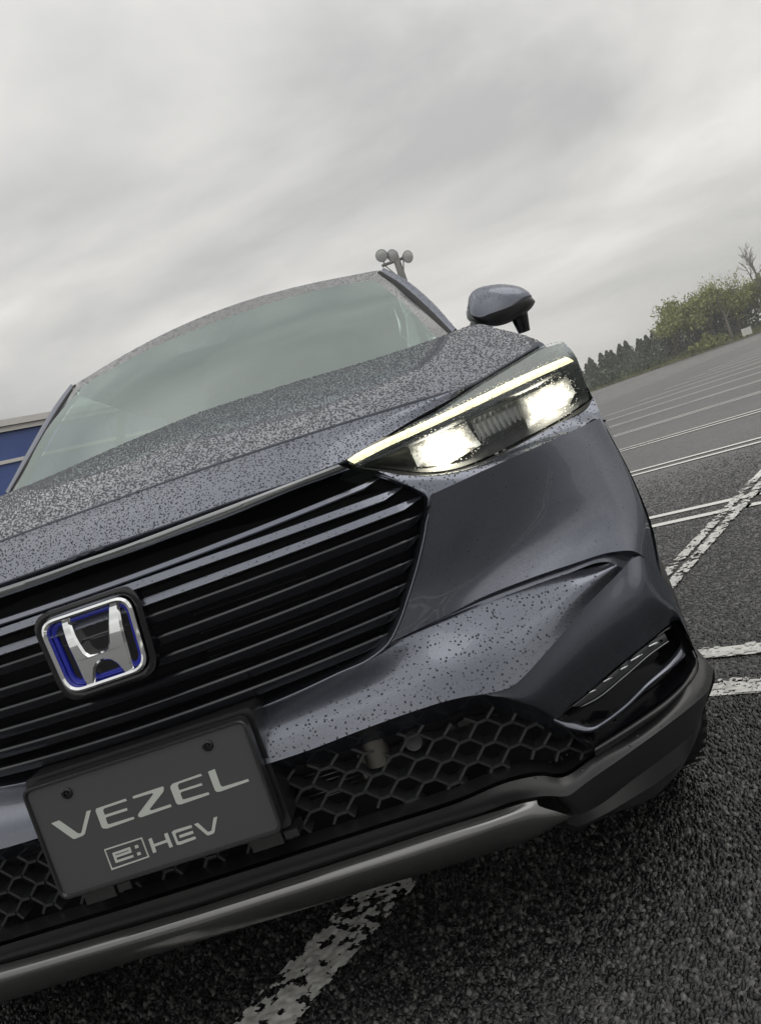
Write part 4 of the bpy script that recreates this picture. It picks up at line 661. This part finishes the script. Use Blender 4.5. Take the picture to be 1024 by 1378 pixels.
# lower grille -------------------------------------------------------------------
NX = [0, .2, .4, .55, .68, .78, .85, .89, .915, .925]; NY = [0, .006, .03, .062, .1, .145, .195, .245, .32, .42]
def py(x, off): return float(np.interp(abs(x), NX, NY))+off
nodes = {(a, b_): (x, z_) for a, b_, x, z_ in K['nodes']}
WIRE = mat('mesh_black_plastic', (.035, .036, .039), .32); 
lg = MB()
bk = []
mesh = MB()
bar_ = lambda p, q, w, h: mesh.tube([p, q], [w, w], 4, sx=1.0, sz=1.0)
hwx, hhz = .0365, .0193
def flat(p, q, t0, d):
    p, q = V3(p), V3(q); ax = q-p; ax /= np.linalg.norm(ax); nn = np.cross(ax, (0, 1, 0)); nn /= np.linalg.norm(nn); Dp = np.array([0, d, 0])
    ring0 = [p+nn*t0, p-nn*t0, p-nn*t0*1.6+Dp, p+nn*t0*1.6+Dp]; ring1 = [r_+(q-p) for r_ in ring0]
    mesh.add(ring0+ring1, [(0, 1, 5, 4), (1, 2, 6, 5), (3, 0, 4, 7), (0, 3, 2, 1), (4, 5, 6, 7)])
for (a, b_), (x, z_) in nodes.items():
    for da in (1, -1):
        k2 = (a+da, b_+1)
        x2, z2 = x+da*hwx, z_-hhz
        if k2 not in nodes:                     # stub that dies into the panel edge
            x2, z2 = x+da*hwx*.7, z_-hhz*.7
        flat((x+da*.008, py(x+da*.008, .045), z_), (x2-da*.008, py(x2-da*.008, .045), z2), .0021, .030)
        if (a+da, b_-1) not in nodes:
            flat((x+da*.008, py(x+da*.008, .045), z_), (x+da*hwx*.7, py(x+da*hwx*.7, .047), z_+hhz*.7), .0021, .030)
    flat((x-.0085, py(x-.0085, .042), z_), (x+.0085, py(x+.0085, .042), z_), .0024, .03)
lgr = child(mesh, 'lower_grille', WIRE, smooth=False)
xs = np.linspace(0, .74, 30)
back = MB().grid(np.array([[(x, py(x, .11), z_) for x in xs] for z_ in (.47, .25)])).mirror(); child(back, 'air_duct', MATTE, lgr, merge=True)
hv = MB()
for z_ in np.arange(.345, .415, .0085): hv.tube([(.16, .09, z_), (.285, .095, z_)], .0011, 4)
child(hv, 'cooler_fins', mat('fin_metal', (.32, .32, .32), .35, .9), lgr)
BR = mat('bracket_metal', (.16, .155, .14), .4, .8)
child(MB().tube([(.325, .085, .425), (.325, .085, .375)], [.022, .022], 12).box((.292, .088, .355), (.306, .10, .428)), 'tow_bracket', BR, lgr, sharp=40)
# hatched sound horn behind
hn = MB()
for x, z_ in [(x, z_) for x in np.arange(.37, .52, .03) for z_ in np.arange(.375, .435, .015)]: hn.box((x, .125, z_), (x+.024, .135, z_+.010))
child(hn, 'duct_ribs', mat('rib_grey', (.045, .05, .045), .5), lgr, smooth=False)
for s in (1, -1):
    c0 = kk('lsensor')[0]; m = MB(); th = np.linspace(0, 2*math.pi, 19)[:-1]; q = np.array([s, 1, 1])
    m.grid(np.array([[(c0[0]+math.cos(a)*r_, c0[1]+y, c0[2]+math.sin(a)*r_*1.05) for a in th] for r_, y in ((.016, .02), (.016, -.002), (.014, -.005), (.011, -.004), (.0001, -.003))])*q, close=True); child(m, 'radar_sensor', WIRE, lgr, sharp=40)
# panel behind the upper rim of the lower opening
ri = kk('ret_in'); child(MB().grid(grid([ri, ri+np.array([0, .012, -.016]), ri+np.array([0, .07, -.02])], 50, 5)).mirror(), 'opening_lip', SATIN)
# apron --------------------------------------------------------------------------
A_, B_, Mm, Cc = kk('apron_a'), kk('apron_b'), kk('apron_m'), kk('apron_c')
ap = MB()
GA = grid([A_+np.array([0, .05, .004]), A_+np.array([0, .012, .0015])], 80, 3); ap.grid(GA); GAB = grid([A_, A_*.5+B_*.5+np.array([0, -.003, .001]), B_], 90, 10); ap.grid(GAB)
ap.grid(grid([B_, B_*.5+Mm*.5+np.array([0, -.003, 0]), Mm], 90, 9)); ap.grid(grid([Mm, Mm*.5+Cc*.5+np.array([0, -.01, 0]), Cc, Cc+np.array([0, .2, .02])], 90, 10))
ap.mirror(); child(ap, 'front_apron', SATIN, merge=True, sharp=32)
DROPS += [(GAB[:, 45:], 2600, .0013, .0026, .5)]
ARC = V3([(B_[-1]), (.918, .36, .29), (.915, .45, .30), (.905, .50, .31)]); 
for s in (1, -1):
    f = np.array([s, 1, 1]); e0 = V3([A_[-1], B_[-1], Mm[-1], Cc[-1]]); e1 = V3([(.905, .47, .34), (.912, .47, .31), (.895, .46, .26), (.85, .44, .21)])
    child(MB().grid(grid([e0, (e0+e1)/2+np.array([.006, 0, 0]), e1], 10, 8)*f), 'apron_side', SATIN)
GBAR = grid([kk('bar0'), kk('bar1'), kk('bar2'), kk('bar3'), kk('bar3')+np.array([0, .05, -.002])], 70, 26)
child(MB().grid(GBAR).mirror(), 'skid_bar', SILVER, merge=True, sharp=50)
# fog slot -------------------------------------------------------------------------
for s in (1, -1):
    f = np.array([s, 1, 1]); so_ = kk('slot'); sb_ = so_*.9+so_.mean(0)*.1+np.array([-.004, .05, 0]); n = len(so_)
    fm_ = MB(); rim = np.array([so_+np.array([0, -.001, 0]), so_*.975+so_.mean(0)*.025+np.array([0, -.003, 0]), so_*.95+so_.mean(0)*.05+np.array([0, .004, 0]), sb_])*f
    fm_.grid(rim, close=True); fm_.add(sb_*f, [tuple(range(n))])
    fog = child(fm_, 'fog_recess', GLOSS, sharp=40)
    r_ = grid([kk('ridge0'), kk('ridge0')*.4+kk('ridge1')*.6+np.array([0, -.006, .002]), kk('ridge1'), kk('ridge2')], 40, 12); child(MB().grid(r_*f), 'recess_sill', SATIN, fog)
    bl = grid([kk('blade_up'), kk('blade_up')*.5+kk('blade_low')*.5+np.array([0, -.002, .002]), kk('blade_low'), kk('blade_low')+np.array([0, .004, -.006]), kk('blade_low')+np.array([0, .02, -.007])], 50, 14); child(MB().grid(bl*f), 'silver_blade', PAINT, fog, sharp=45)
    fl = grid([kk('fog0')+np.array([0, .012, .002]), kk('fog0'), kk('fog1'), kk('fog1')+np.array([0, .015, -.002])], 30, 9); lam = child(MB().grid(fl*f), 'fog_lamp', HOUSE, fog, sharp=40)
    for a, b_ in K['fogd']:
        a, b_ = V3(a), V3(b_); d = MB().tube([a*f, b_*f], .0028, 6); child(d, 'fog_reflector', CHROME, lam)
    lg2 = MB().tube([p*f for p in spl(kk('fog1')+np.array([0, -.002, -.001]), 16)], .0014, 5); child(lg2, 'fog_trim', DCHROME, lam)
DROPS += [(grid([kk('blade_up'), kk('blade_low')], 20, 4), 9000, .0007, .0016, .5)]
# headlights -----------------------------------------------------------------------
def headlight(s):
    f = np.array([s, 1, 1]); hd = bpy.data.objects.new('headlight', None); C.objects.link(hd); hd.parent = car
    hs = MB(); lt, ll = kk('lampback_top'), kk('lampback_low'); lt0, ll0 = kk('lens_top'), kk('lens_low')
    hs.grid(grid([lt0+np.array([0, .012, -.004]), lt*.8+ll*.2, lt*.3+ll*.7, ll0+np.array([0, .01, .003])], 40, 12)*f); child(hs, 'lamp_housing', HOUSE, hd)
    # grey shelf above the daytime strip
    sh = grid([lt0+np.array([0, .004, -.004]), kk('lens_mid')*.8+lt0*.2+np.array([0, .014, -.002])], 30, 4); child(MB().grid(sh*f), 'lamp_shelf', mat('lamp_grey', (.17, .175, .18), .45, .2), hd)
    a, b_ = kk('drl0'), kk('drl1'); c_ = kk('drl2')
    child(MB().grid(grid([a+np.array([0, .02, .002]), a, a*.5+b_*.5+np.array([0, -.004, 0]), b_], 60, 10)*f), 'daytime_strip', DRL, hd)
    child(MB().grid(grid([b_+np.array([0, .001, -.001]), c_, c_+np.array([0, .03, 0])], 50, 6)*f), 'strip_bezel', DCHROME, hd)
    for nm_ in ('lamp1', 'lamp2'):
        q = kk(nm_); cen = q.mean(0); q = cen+(q-cen)*1.14; n_ = len(q); fr = cen+(q-cen)*.92+np.array([0, -.008, 0]); bk_ = q+np.array([0, .04, 0])
        rk = np.linspace(0, 1, 9); qs = np.vstack([q[i]*(1-w)+q[(i+1) % n_]*w for i in range(n_) for w in (0, .33, .67)])
        G = np.array([cen+(qs-cen)*max(k, .02)+np.array([0, .020*(1-k*k)-.006, 0]) for k in rk[::-1]]+[]); m = MB().grid(G*f, close=True).grid(np.array([qs+np.array([0, -.006, 0]), qs+np.array([0, .04, 0])])*f, close=True)
        lo_ = child(m, 'lit_projector', LAMPW, hd); at_ = lo_.data.attributes.new('glow', 'FLOAT', 'POINT'); ns_ = len(qs)
        gl_ = np.concatenate([np.repeat(np.clip(1-k, 0, 1), ns_) for k in rk[::-1]]+[np.zeros(2*ns_)]); at_.data.foreach_set('value', gl_.astype(np.float32))
    q = kk('rib'); G = grid([[q[0], q[1]], [q[3], q[2]]], 19, 6)
    G[1:-1, ::2, 1] -= .005; child(MB().grid(G*f), 'ribbed_reflector', REFL, hd, smooth=False)
    child(MB().grid(grid([kk('ledge_up')[1:]+np.array([0, .001, 0]), spl(ll0, 8)+np.array([0, .004, .0])], 40, 3)*f), 'lens_gasket', MATTE, hd)
    GLn = grid([lt0, kk('lens_mid'), ll0*.45+kk('lens_mid')*.55+np.array([0, -.006, 0]), ll0], 50, 26)
    child(MB().grid(GLn*f), 'lens', LENS, hd)
    return hd, GLn
hdl, GLN = headlight(1); headlight(-1)
# mirrors ---------------------------------------------------------------------------
def mirror(s):
    f = np.array([s, 1, 1]); me_ = bpy.data.objects.new('side_mirror', None); C.objects.link(me_); me_.parent = car
    tp, bt, lw = spl(kk('mir_top'), 24), spl(kk('mir_bot'), 24), spl(kk('mir_low'), 24); rings = []
    ph = np.linspace(-math.pi/2, math.pi/2, 13)
    for i in range(24):
        a, b_ = bt[i], tp[i]; c_ = (a+b_)/2; h = (b_-a)/2; dpt = .085*math.sqrt(max(.02, 1-((i-11.5)/12.2)**2))
        rings.append([c_+h*math.sin(p)+np.array([0, -dpt*math.sqrt(max(0, 1-((math.sin(p)+1)/2)**2)), 0]) for p in ph])
    cap = MB().grid(np.array(rings)*f); G = np.array(rings)
    child(cap, 'mirror_cap', PAINT, me_); 
    if s > 0: DROPS.append((G[:, 5:], 12000, .001, .002, .8))
    rings = []
    for i in range(24):
        a, b_ = lw[i], bt[i]+np.array([0, 0, .002]); dpt = .083*math.sqrt(max(.02, 1-((i-11.5)/12.2)**2))
        rings.append([b_+np.array([0, .07, 0]), b_+np.array([0, -dpt*.2, 0]), b_+np.array([0, -dpt*.98, 0]), b_*.45+a*.55+np.array([0, -dpt*.96, 0]), a+np.array([0, -dpt*.6, 0]), a+np.array([0, .03, .01])])
    child(MB().grid(np.array(rings)*f), 'mirror_base', SATIN, me_, sharp=60)
    gl_ = MB().add(np.vstack([tp, bt[::-1]])*f+np.array([0, .0, 0]), [tuple(range(48))]); child(gl_, 'mirror_glass', DCHROME, me_, smooth=False)
    st_ = kk('mir_stem'); c0 = st_.mean(0)
    m = MB().tube(np.array([(st_[0]+st_[3])/2+[0, .01, .03], (st_[1]*.5+st_[2]*.5)+[0, .02, .0]])*f, [.030, .019], 12); child(m, 'under_mirror', GLOSS, me_, sharp=50)
    m = MB().tube(np.array([(.86, 1.43, 1.165), (.93, 1.42, 1.16)])*f*1.0, [.03, .035], 10); m.tube(np.array([(.83, 1.45, 1.09), (.87, 1.43, 1.165)])*f, [.04, .03], 10); child(m, 'mirror_arm', SATIN, me_)
mirror(1); mirror(-1)
bpy.data.objects['side_mirror.001'].location = (-.07, .02, -.01)
# raindrops ------------------------------------------------------------------------
def sample(G, dens, rmin, rmax, keep):
    nv, nu = G.shape[:2]; a, b_, c_, d_ = G[:-1, :-1], G[:-1, 1:], G[1:, 1:], G[1:, :-1]
    nr = np.cross(c_-a, d_-b_); ar = np.linalg.norm(nr, axis=2)/2; nrm = nr/(2*ar[..., None]+1e-12)
    n = int(ar.sum()*dens*1.7); 
    if n < 1: return None
    k = rng.choice(ar.size, n, p=(ar/ar.sum()).ravel()); j, i = np.unravel_index(k, ar.shape); u, w = rng.random((2, n, 1))
    P = (a[j, i]*(1-u)+b_[j, i]*u)*(1-w)+(d_[j, i]*(1-u)+c_[j, i]*u)*w; Q = nrm[j, i]
    sp = .93/math.sqrt(dens); seen = {}; kp = []
    keys = np.floor(P/sp).astype(int)
    for q in range(n):
        kx, ky, kz = keys[q]; p = P[q]; ok = True
        for o_ in seen.get((kx, ky, kz), ()):
            if (P[o_][0]-p[0])**2+(P[o_][1]-p[1])**2+(P[o_][2]-p[2])**2 < sp*sp*.55: ok = False; break
        if ok: seen.setdefault((kx, ky, kz), []).append(q); kp.append(q)
    P, Q = P[kp], Q[kp]
    if keep < 1:
        m = rng.random(len(P)) < keep; P, Q = P[m], Q[m]
    m = P[:, 0] > -.92; P, Q = P[m], Q[m]
    r = rmin+(rmax-rmin)*rng.random(len(P))**1.6
    return P, Q, r
def drops_mesh(name, sets, m, parent, label=None):
    Pn, Qn, rn = [np.concatenate(x) for x in zip(*sets)]
    # outward: away from the car's core
    core = np.c_[Pn[:, 0]*.3, np.maximum(Pn[:, 1]+.5, .6), np.minimum(Pn[:, 2], .75)]; fl = np.sum(Qn*(Pn-core), 1) < 0; Qn[fl] *= -1
    n = len(Pn); ref = np.where(np.abs(Qn[:, 2:3]) < .9, np.array([[0, 0, 1.]]), np.array([[1., 0, 0]]))
    A = np.cross(ref, Qn); A /= np.linalg.norm(A, axis=1)[:, None]; B = np.cross(Qn, A)
    th = rng.uniform(0, 6.28, n)[:, None]; A, B = A*np.cos(th)+B*np.sin(th), B*np.cos(th)-A*np.sin(th); el = rng.uniform(.72, 1.3, (n, 1))
    V = np.empty((n, 13, 3)); ang = np.arange(6)*math.pi/3
    for k, (rr_, hh_) in enumerate(((1., -.06), (.78, .34))):
        for q in range(6):
            jit = 1+rng.uniform(-.14, .14, (n, 1))
            V[:, k*6+q] = Pn+rn[:, None]*(rr_*jit*(A*math.cos(ang[q])*el+B*math.sin(ang[q])/el)+Qn*hh_*.95)
    V[:, 12] = Pn+Qn*rn[:, None]*.48
    q4 = np.array([[q, (q+1) % 6, 6+(q+1) % 6, 6+q] for q in range(6)]); q3 = np.array([[6+q, 6+(q+1) % 6, 12] for q in range(6)])
    off = 13*np.arange(n)[:, None, None]; F4 = (q4[None]+off).reshape(-1); F3 = (q3[None]+off).reshape(-1)
    me = bpy.data.meshes.new(name); me.vertices.add(n*13); me.vertices.foreach_set('co', V.astype(np.float32).ravel())
    me.loops.add(len(F4)+len(F3)); me.loops.foreach_set('vertex_index', np.concatenate([F4, F3]).astype(np.int32)); me.polygons.add(n*12)
    me.polygons.foreach_set('loop_start', np.concatenate([np.arange(0, len(F4), 4), len(F4)+np.arange(0, len(F3), 3)]).astype(np.int32))
    me.update(calc_edges=True); me.polygons.foreach_set('use_smooth', [True]*len(me.polygons)); me.materials.append(m)
    o = bpy.data.objects.new(name, me); C.objects.link(o); o.parent = parent; o['kind'] = 'stuff'
    print(name, n); return o
drops_mesh('raindrops', [x for x in (sample(*d) for d in DROPS) if x], WATER, car)
drops_mesh('lens_raindrops', [sample(GLN, 26000, .0009, .0018, .8)], CLEARW, hdl)
# ------------------------------------------------------------------ background
BARK = mat('bark', (.11, .095, .08), .9); PALE = mat('pale_bark', (.20, .18, .15), .9)
def leafmat(name, a, b_):
    m = mat(name, a, .7); t = m.node_tree; ge = N(t, 'ShaderNodeNewGeometry'); r = N(t, 'ShaderNodeValToRGB'); t.links.new(ge.outputs['Random Per Island'], r.inputs[0]); r.color_ramp.elements[0].color = (*a, 1); r.color_ramp.elements[1].color = (*b_, 1); t.links.new(r.outputs[0], bsdf(m).inputs['Base Color']); return m
CON = leafmat('hazed_needles', (.11, .13, .105), (.18, .205, .165)); SPR = leafmat('spring_leaves', (.30, .32, .12), (.45, .46, .22)); OLV = leafmat('olive_leaves', (.22, .24, .075), (.36, .38, .14)); SHB = leafmat('shrub_leaves', (.08, .11, .07), (.14, .175, .11))  # conifer greens paled and greyed, distance haze put into the leaf colour
def leaves(P, size):
    n = len(P); A = rng.normal(size=(n, 3)); A /= np.linalg.norm(A, axis=1)[:, None]; B = np.cross(A, rng.normal(size=(n, 3))); B /= np.linalg.norm(B, axis=1)[:, None]; s = (size*rng.uniform(.5, 1.3, n))[:, None]
    V = np.stack([P+A*s, P+B*s*.7, P-A*s, P-B*s*.7], 1).reshape(-1, 3); return V, np.arange(4*n).reshape(n, 4)
def limbs(mb, p, d, L, r, depth, spread, tips, seg=5):
    q = p+d*L; mid_ = (p+q)/2+rng.normal(0, L*.05, 3); mb.tube([p, mid_, q], [r, r*.82, r*.62], seg, caps=False); tips.append(q)
    if depth == 0: return
    for k in range(random.choice((2, 3, 3))):
        nd = d+rng.normal(0, spread, 3); nd[2] += .12; nd /= np.linalg.norm(nd); limbs(mb, p+(q-p)*random.uniform(.55, 1), nd, L*random.uniform(.6, .82), r*.58, depth-1, spread, tips, seg)
def tree(name, label, loc, h, kind, group='trees along the far edge of the car park'):
    root = empty(name, label, 'tree', group, loc); loc0 = np.zeros(3)
    if kind == 'conifer':
        child(MB().tube([(0, 0, 0), (.1, 0, h*.5), (0, 0, h*.98)], [h*.022, h*.015, .02], 6), 'trunk', BARK, root)
        n = 1300; z_ = rng.random(n)**.75; w = h*.46*(1-z_)**.8*(.6+.4*np.abs(np.sin(z_*22+rng.uniform(0, 6))))+.1; a = rng.uniform(0, 6.28, n); rr_ = np.sqrt(rng.random(n))*w
        P = np.c_[np.cos(a)*rr_, np.sin(a)*rr_, h*(.08+.92*z_)-rr_*.35]; mb = MB(); mb.add(*leaves(P, .26)); child(mb, 'crown', CON, root, smooth=False); return root
    mb = MB(); tips = []
    tr_h = h*(.28 if kind != 'bare' else .2); lean = np.array([rng.normal(0, .05), 0, 1.]); limbs(mb, np.zeros(3), lean/np.linalg.norm(lean), tr_h, h*.022, 5 if kind == 'bare' else 4, .38 if kind != 'bare' else .42, tips, 4)
    tp = np.array(tips); sc = h/max(tp[:, 2].max(), .1)
    for v in mb.v: v *= np.array([sc**.8, sc**.8, sc])
    tp = tp*np.array([sc**.8, sc**.8, sc]); child(mb, 'trunk', PALE if kind != 'olive' else BARK, root)
    if kind == 'bare': return root
    tp = tp[tp[:, 2] > h*.22]; per = 14 if kind == 'spring' else 40
    P = np.repeat(tp, per, 0)+rng.normal(0, h*(.055 if kind == 'spring' else .075), (len(tp)*per, 3)); P = P[P[:, 2] > h*.12]
    cr_ = MB(); cr_.add(*leaves(P, h*(.014 if kind == 'spring' else .028))); child(cr_, 'crown', SPR if kind == 'spring' else OLV, root, smooth=False); return root
E0 = np.array([38.7, 162.5]); E1 = np.array([68.8, 155.5]); ed = (E1-E0)/np.linalg.norm(E1-E0); en = np.array([-ed[1], ed[0]])
def ep(a, b_=0.): return E0+ed*a+en*b_
VG = mat('verge_grass', (.07, .09, .03), .9); noise_col(VG, .6, (.05, .07, .025), (.13, .14, .05))
vg = MB(); A = np.linspace(-220, 200, 60); vg.grid(np.array([[(*ep(a, b_), z_) for a in A] for b_, z_ in ((.15, .10), (1.5, .5+0), (6, 1.3), (16, 1.8), (80, 3.))]))
tag(vg.build('grass_verge', VG), kind='structure')
kb = MB(); q0, q1 = ep(-220), ep(200); q2, q3 = ep(200, .15), ep(-220, .15)
kb.add([(*q0, 0), (*q1, 0), (*q2, 0), (*q3, 0), (*q0, .14), (*q1, .14), (*q2, .14), (*q3, .14)], [(0, 1, 5, 4), (4, 5, 6, 7), (2, 3, 7, 6)]); KB = mat('kerb_stone', (.20, .15, .13), .8); tag(kb.build('kerb', KB, smooth=False), kind='structure')
# grass tufts on the verge
P = np.array([(*ep(a, b_), .15+.2*b_) for a, b_ in zip(rng.uniform(-10, 60, 2500), rng.uniform(.2, 5, 2500))]); gr = MB(); gr.add(*leaves(P, .28)); tag(gr.build('verge_tufts', leafmat('tuft', (.09, .11, .035), (.2, .2, .08)), smooth=False), 'tufts of yellow green grass on the verge beyond the kerb', 'grass', kind='stuff')
# conifers: tall dark row that shortens towards the car
i = 0
for a in np.arange(-58, 34, 1.3):
    aa = a+rng.normal(0, .45); bb = 9+rng.uniform(0, 10); x, y = ep(aa, bb); h = float(np.interp(a, [-60, -6, 8, 20, 34], [4.2, 4.7, 6.3, 8.0, 8.4]))*rng.uniform(.9, 1.1)
    near = 'right part of the row beside the olive trees' if a > 12 else ('middle of the row behind the rounded shrub' if a > 4 else 'left part of the row towards the headlight')
    tree('conifer', 'dark green conifer in the %s' % near, (x, y, 1.3), h, 'conifer', group='conifers, %s' % near)
for a, b_, h, w_ in ((16, 6.5, 8.5, 'leftmost leafy olive green tree, next to the dark conifers'), (19.5, 7.5, 10.4, 'tallest leafy olive green tree left of the pale spring tree'), (23, 5.5, 10, 'leafy olive green tree directly behind the pale spring tree'), (28.5, 6, 8.6, 'leafy olive green tree between the spring tree and the white board'), (33.5, 7, 8.2, 'leafy olive green tree behind the white board'), (37, 6, 9.5, 'leafy olive green tree below the bare branches at the right edge')):
    x, y = ep(a, b_); tree('leafy_tree', w_, (x, y, 1.2), h, 'olive', group='olive trees at the right end')
x, y = ep(26.3, 3.5); tree('spring_tree', 'pale yellow green tree in fresh leaf standing in front of the tree belt', (x, y, .9), 12.5, 'spring')
random.seed(5); rng = np.random.default_rng(5); x, y = ep(34.2, 5.5); tree('bare_tree', 'tall leafless tree with bare branches rising at the right edge', (x, y, 1.1), 16.5, 'bare')
x, y = ep(33, 5); tree('spring_tree', 'smaller pale tree in young leaf beside the leafless tree', (x, y, 1.1), 8.5, 'spring')
def shrub(label, a, b_, w, h, m):
    x, y = ep(a, b_); root = empty('shrub', label, 'shrub', None, (x, y, .6)); n = 700; d = rng.normal(size=(n, 3)); d /= np.linalg.norm(d, axis=1)[:, None]; d[:, 2] = np.abs(d[:, 2]); r_ = rng.random(n)**.3
    P = d*r_[:, None]*np.array([w, w*.6, h])*(1+.25*np.sin(d[:, :1]*7+2)); s_ = MB(); s_.add(*leaves(P, .32)); child(s_, 'foliage', m, root, smooth=False); s_ = MB(); s_.tube([(0, 0, -.5), (0, 0, h*.6)], [.12, .05], 5); child(s_, 'stem', BARK, root)
shrub('broad rounded dark green shrub in front of the conifers', 8.5, 3.5, 5.0, 4.6, SHB)
shrub('low dark shrub at the left end of the tree belt by the kerb', -4, 2.5, 3.2, 2.2, CON)
shrub('small dark shrub beside the kerb between the two larger shrubs', 1.5, 2.5, 2.4, 2.6, SHB)
shrub('low olive shrub under the pale spring tree', 22, 3.2, 3.5, 2.6, OLV)
# white board on posts
q = K['signp']; sg = empty('sign_board', 'small white rectangular board standing on the verge by the trees', 'sign', None, tuple(q)); w = .95
child(MB().box((-w, -.03, 0), (w, .03, 2.6)), 'board', mat('white_board', (.75, .75, .70), .6), sg, smooth=False)
for x_ in (-.6, .6): child(MB().tube([(x_, .05, -1.2), (x_, .05, 2.4)], .05, 6), 'post', SILVER, sg)
# floodlight mast
ms = V3(K['mast']); GREYM = mat('galvanised_grey', (.24, .24, .23), .6, .3)
top = ms[1]; bx_, by_ = top[0], 45.0; mast = empty('floodlight_mast', 'grey mast with three round floodlights rising behind the car roof', 'floodlight', None, (bx_, by_, 0)); L = lambda p: V3(p)-V3([bx_, by_, 0])
hz_ = ms[1][2]
child(MB().tube([(0, 0, 0), (0, 0, hz_-1.2), (0, 0, hz_+.25)], [.24, .22, .2], 10), 'pole', GREYM, mast)
c0, c1 = L(ms[2]), L(ms[3]); c1[2] = c0[2] = (c0[2]+c1[2])/2; child(MB().tube([c0+[-.05, 0, 0], c1+[.1, 0, 0]], .09, 6).tube([c0+[.1, 0, 0], (-.0, 0, c0[2]-1.25)], .035, 5).tube([c1+[-.05, 0, 0], (0, 0, c0[2]-1.25)], .035, 5), 'crossarm', GREYM, mast)
LG = mat('floodlight_glass', (.55, .56, .55), .2, .2)
for k, (fx, ang) in enumerate(((ms[4], .0), (ms[5], .5), (ms[6], -.55))):
    p = L(fx); d = np.array([math.sin(ang)*(-1), -math.cos(ang), -.25]); d /= np.linalg.norm(d); fl = MB().tube([p-d*.34, p-d*.2, p+d*.05, p+d*.2], [.09, .18, .30, .36], 14); lampo = child(fl, 'floodlight', GREYM, mast, sharp=40)
    child(MB().tube([p+d*.202, p+d*.215], [.32, .30], 14), 'floodlight_glass', LG, lampo, sharp=40); child(MB().tube([p-d*.1, (p[0], p[1], c0[2])], .04, 5), 'lamp_bracket', GREYM, lampo)
# blue building
BLW = mat('blue_cladding', (.045, .085, .27), .45); noise_col(BLW, 1.2, (.040, .077, .25), (.055, .098, .29)); TRIM = mat('white_trim', (.62, .60, .57), .5)
o_ = np.array([-7.2, 14.0]); bd = T.copy(); bn = np.array([-bd[1], bd[0]])
bld = empty('blue_building', 'blue clad building with a white roof edge behind the car', 'building', None, (o_[0], o_[1], 0))
def bpart(name, a0, a1, b0, b1, z0, z1, m, par=bld):
    c_ = [bd*a0+bn*b0, bd*a1+bn*b0, bd*a1+bn*b1, bd*a0+bn*b1]; mb = MB(); mb.add([(p[0], p[1], z_) for z_ in (z0, z1) for p in c_], [(0, 1, 5, 4), (1, 2, 6, 5), (2, 3, 7, 6), (3, 0, 4, 7), (4, 5, 6, 7)]); return child(mb, name, m, par, smooth=False)
for k in range(10): bpart('wall_panel', -12+k*1.6, -12+k*1.6+1.58, .02, 6, 0, 3.9, BLW)
bpart('cornice', -12.2, 4.2, -.12, 6.2, 4.0, 4.13, TRIM); bpart('cornice_lower', -12.1, 4.1, -.06, 6.1, 3.90, 4.0, TRIM); bpart('trim_rail', -12, 4, -.03, .02, 3.28, 3.35, TRIM); bpart('trim_rail', -12, 4, -.03, .02, 1.9, 1.96, TRIM)
for o in list(C.objects):
    if o.parent is None and o != car and o.type in ('MESH', 'EMPTY'): o.location.z += GZ
# damp air: far trees fade a little
hzm = bpy.data.materials.new('haze_air'); hzm.use_nodes = True; t = hzm.node_tree; t.nodes.clear(); ho_ = N(t, 'ShaderNodeOutputMaterial'); hv_ = N(t, 'ShaderNodeVolumePrincipled', Density=HAZE); hv_.inputs['Color'].default_value = (1, 1, 1, 1); t.links.new(hv_.outputs[0], ho_.inputs['Volume'])
hb_ = MB().box((-330, -120, -1.2), (330, 330, 24)); tag(hb_.build('haze', hzm, smooth=False), 'pale damp haze over the whole car park', 'haze', kind='stuff')
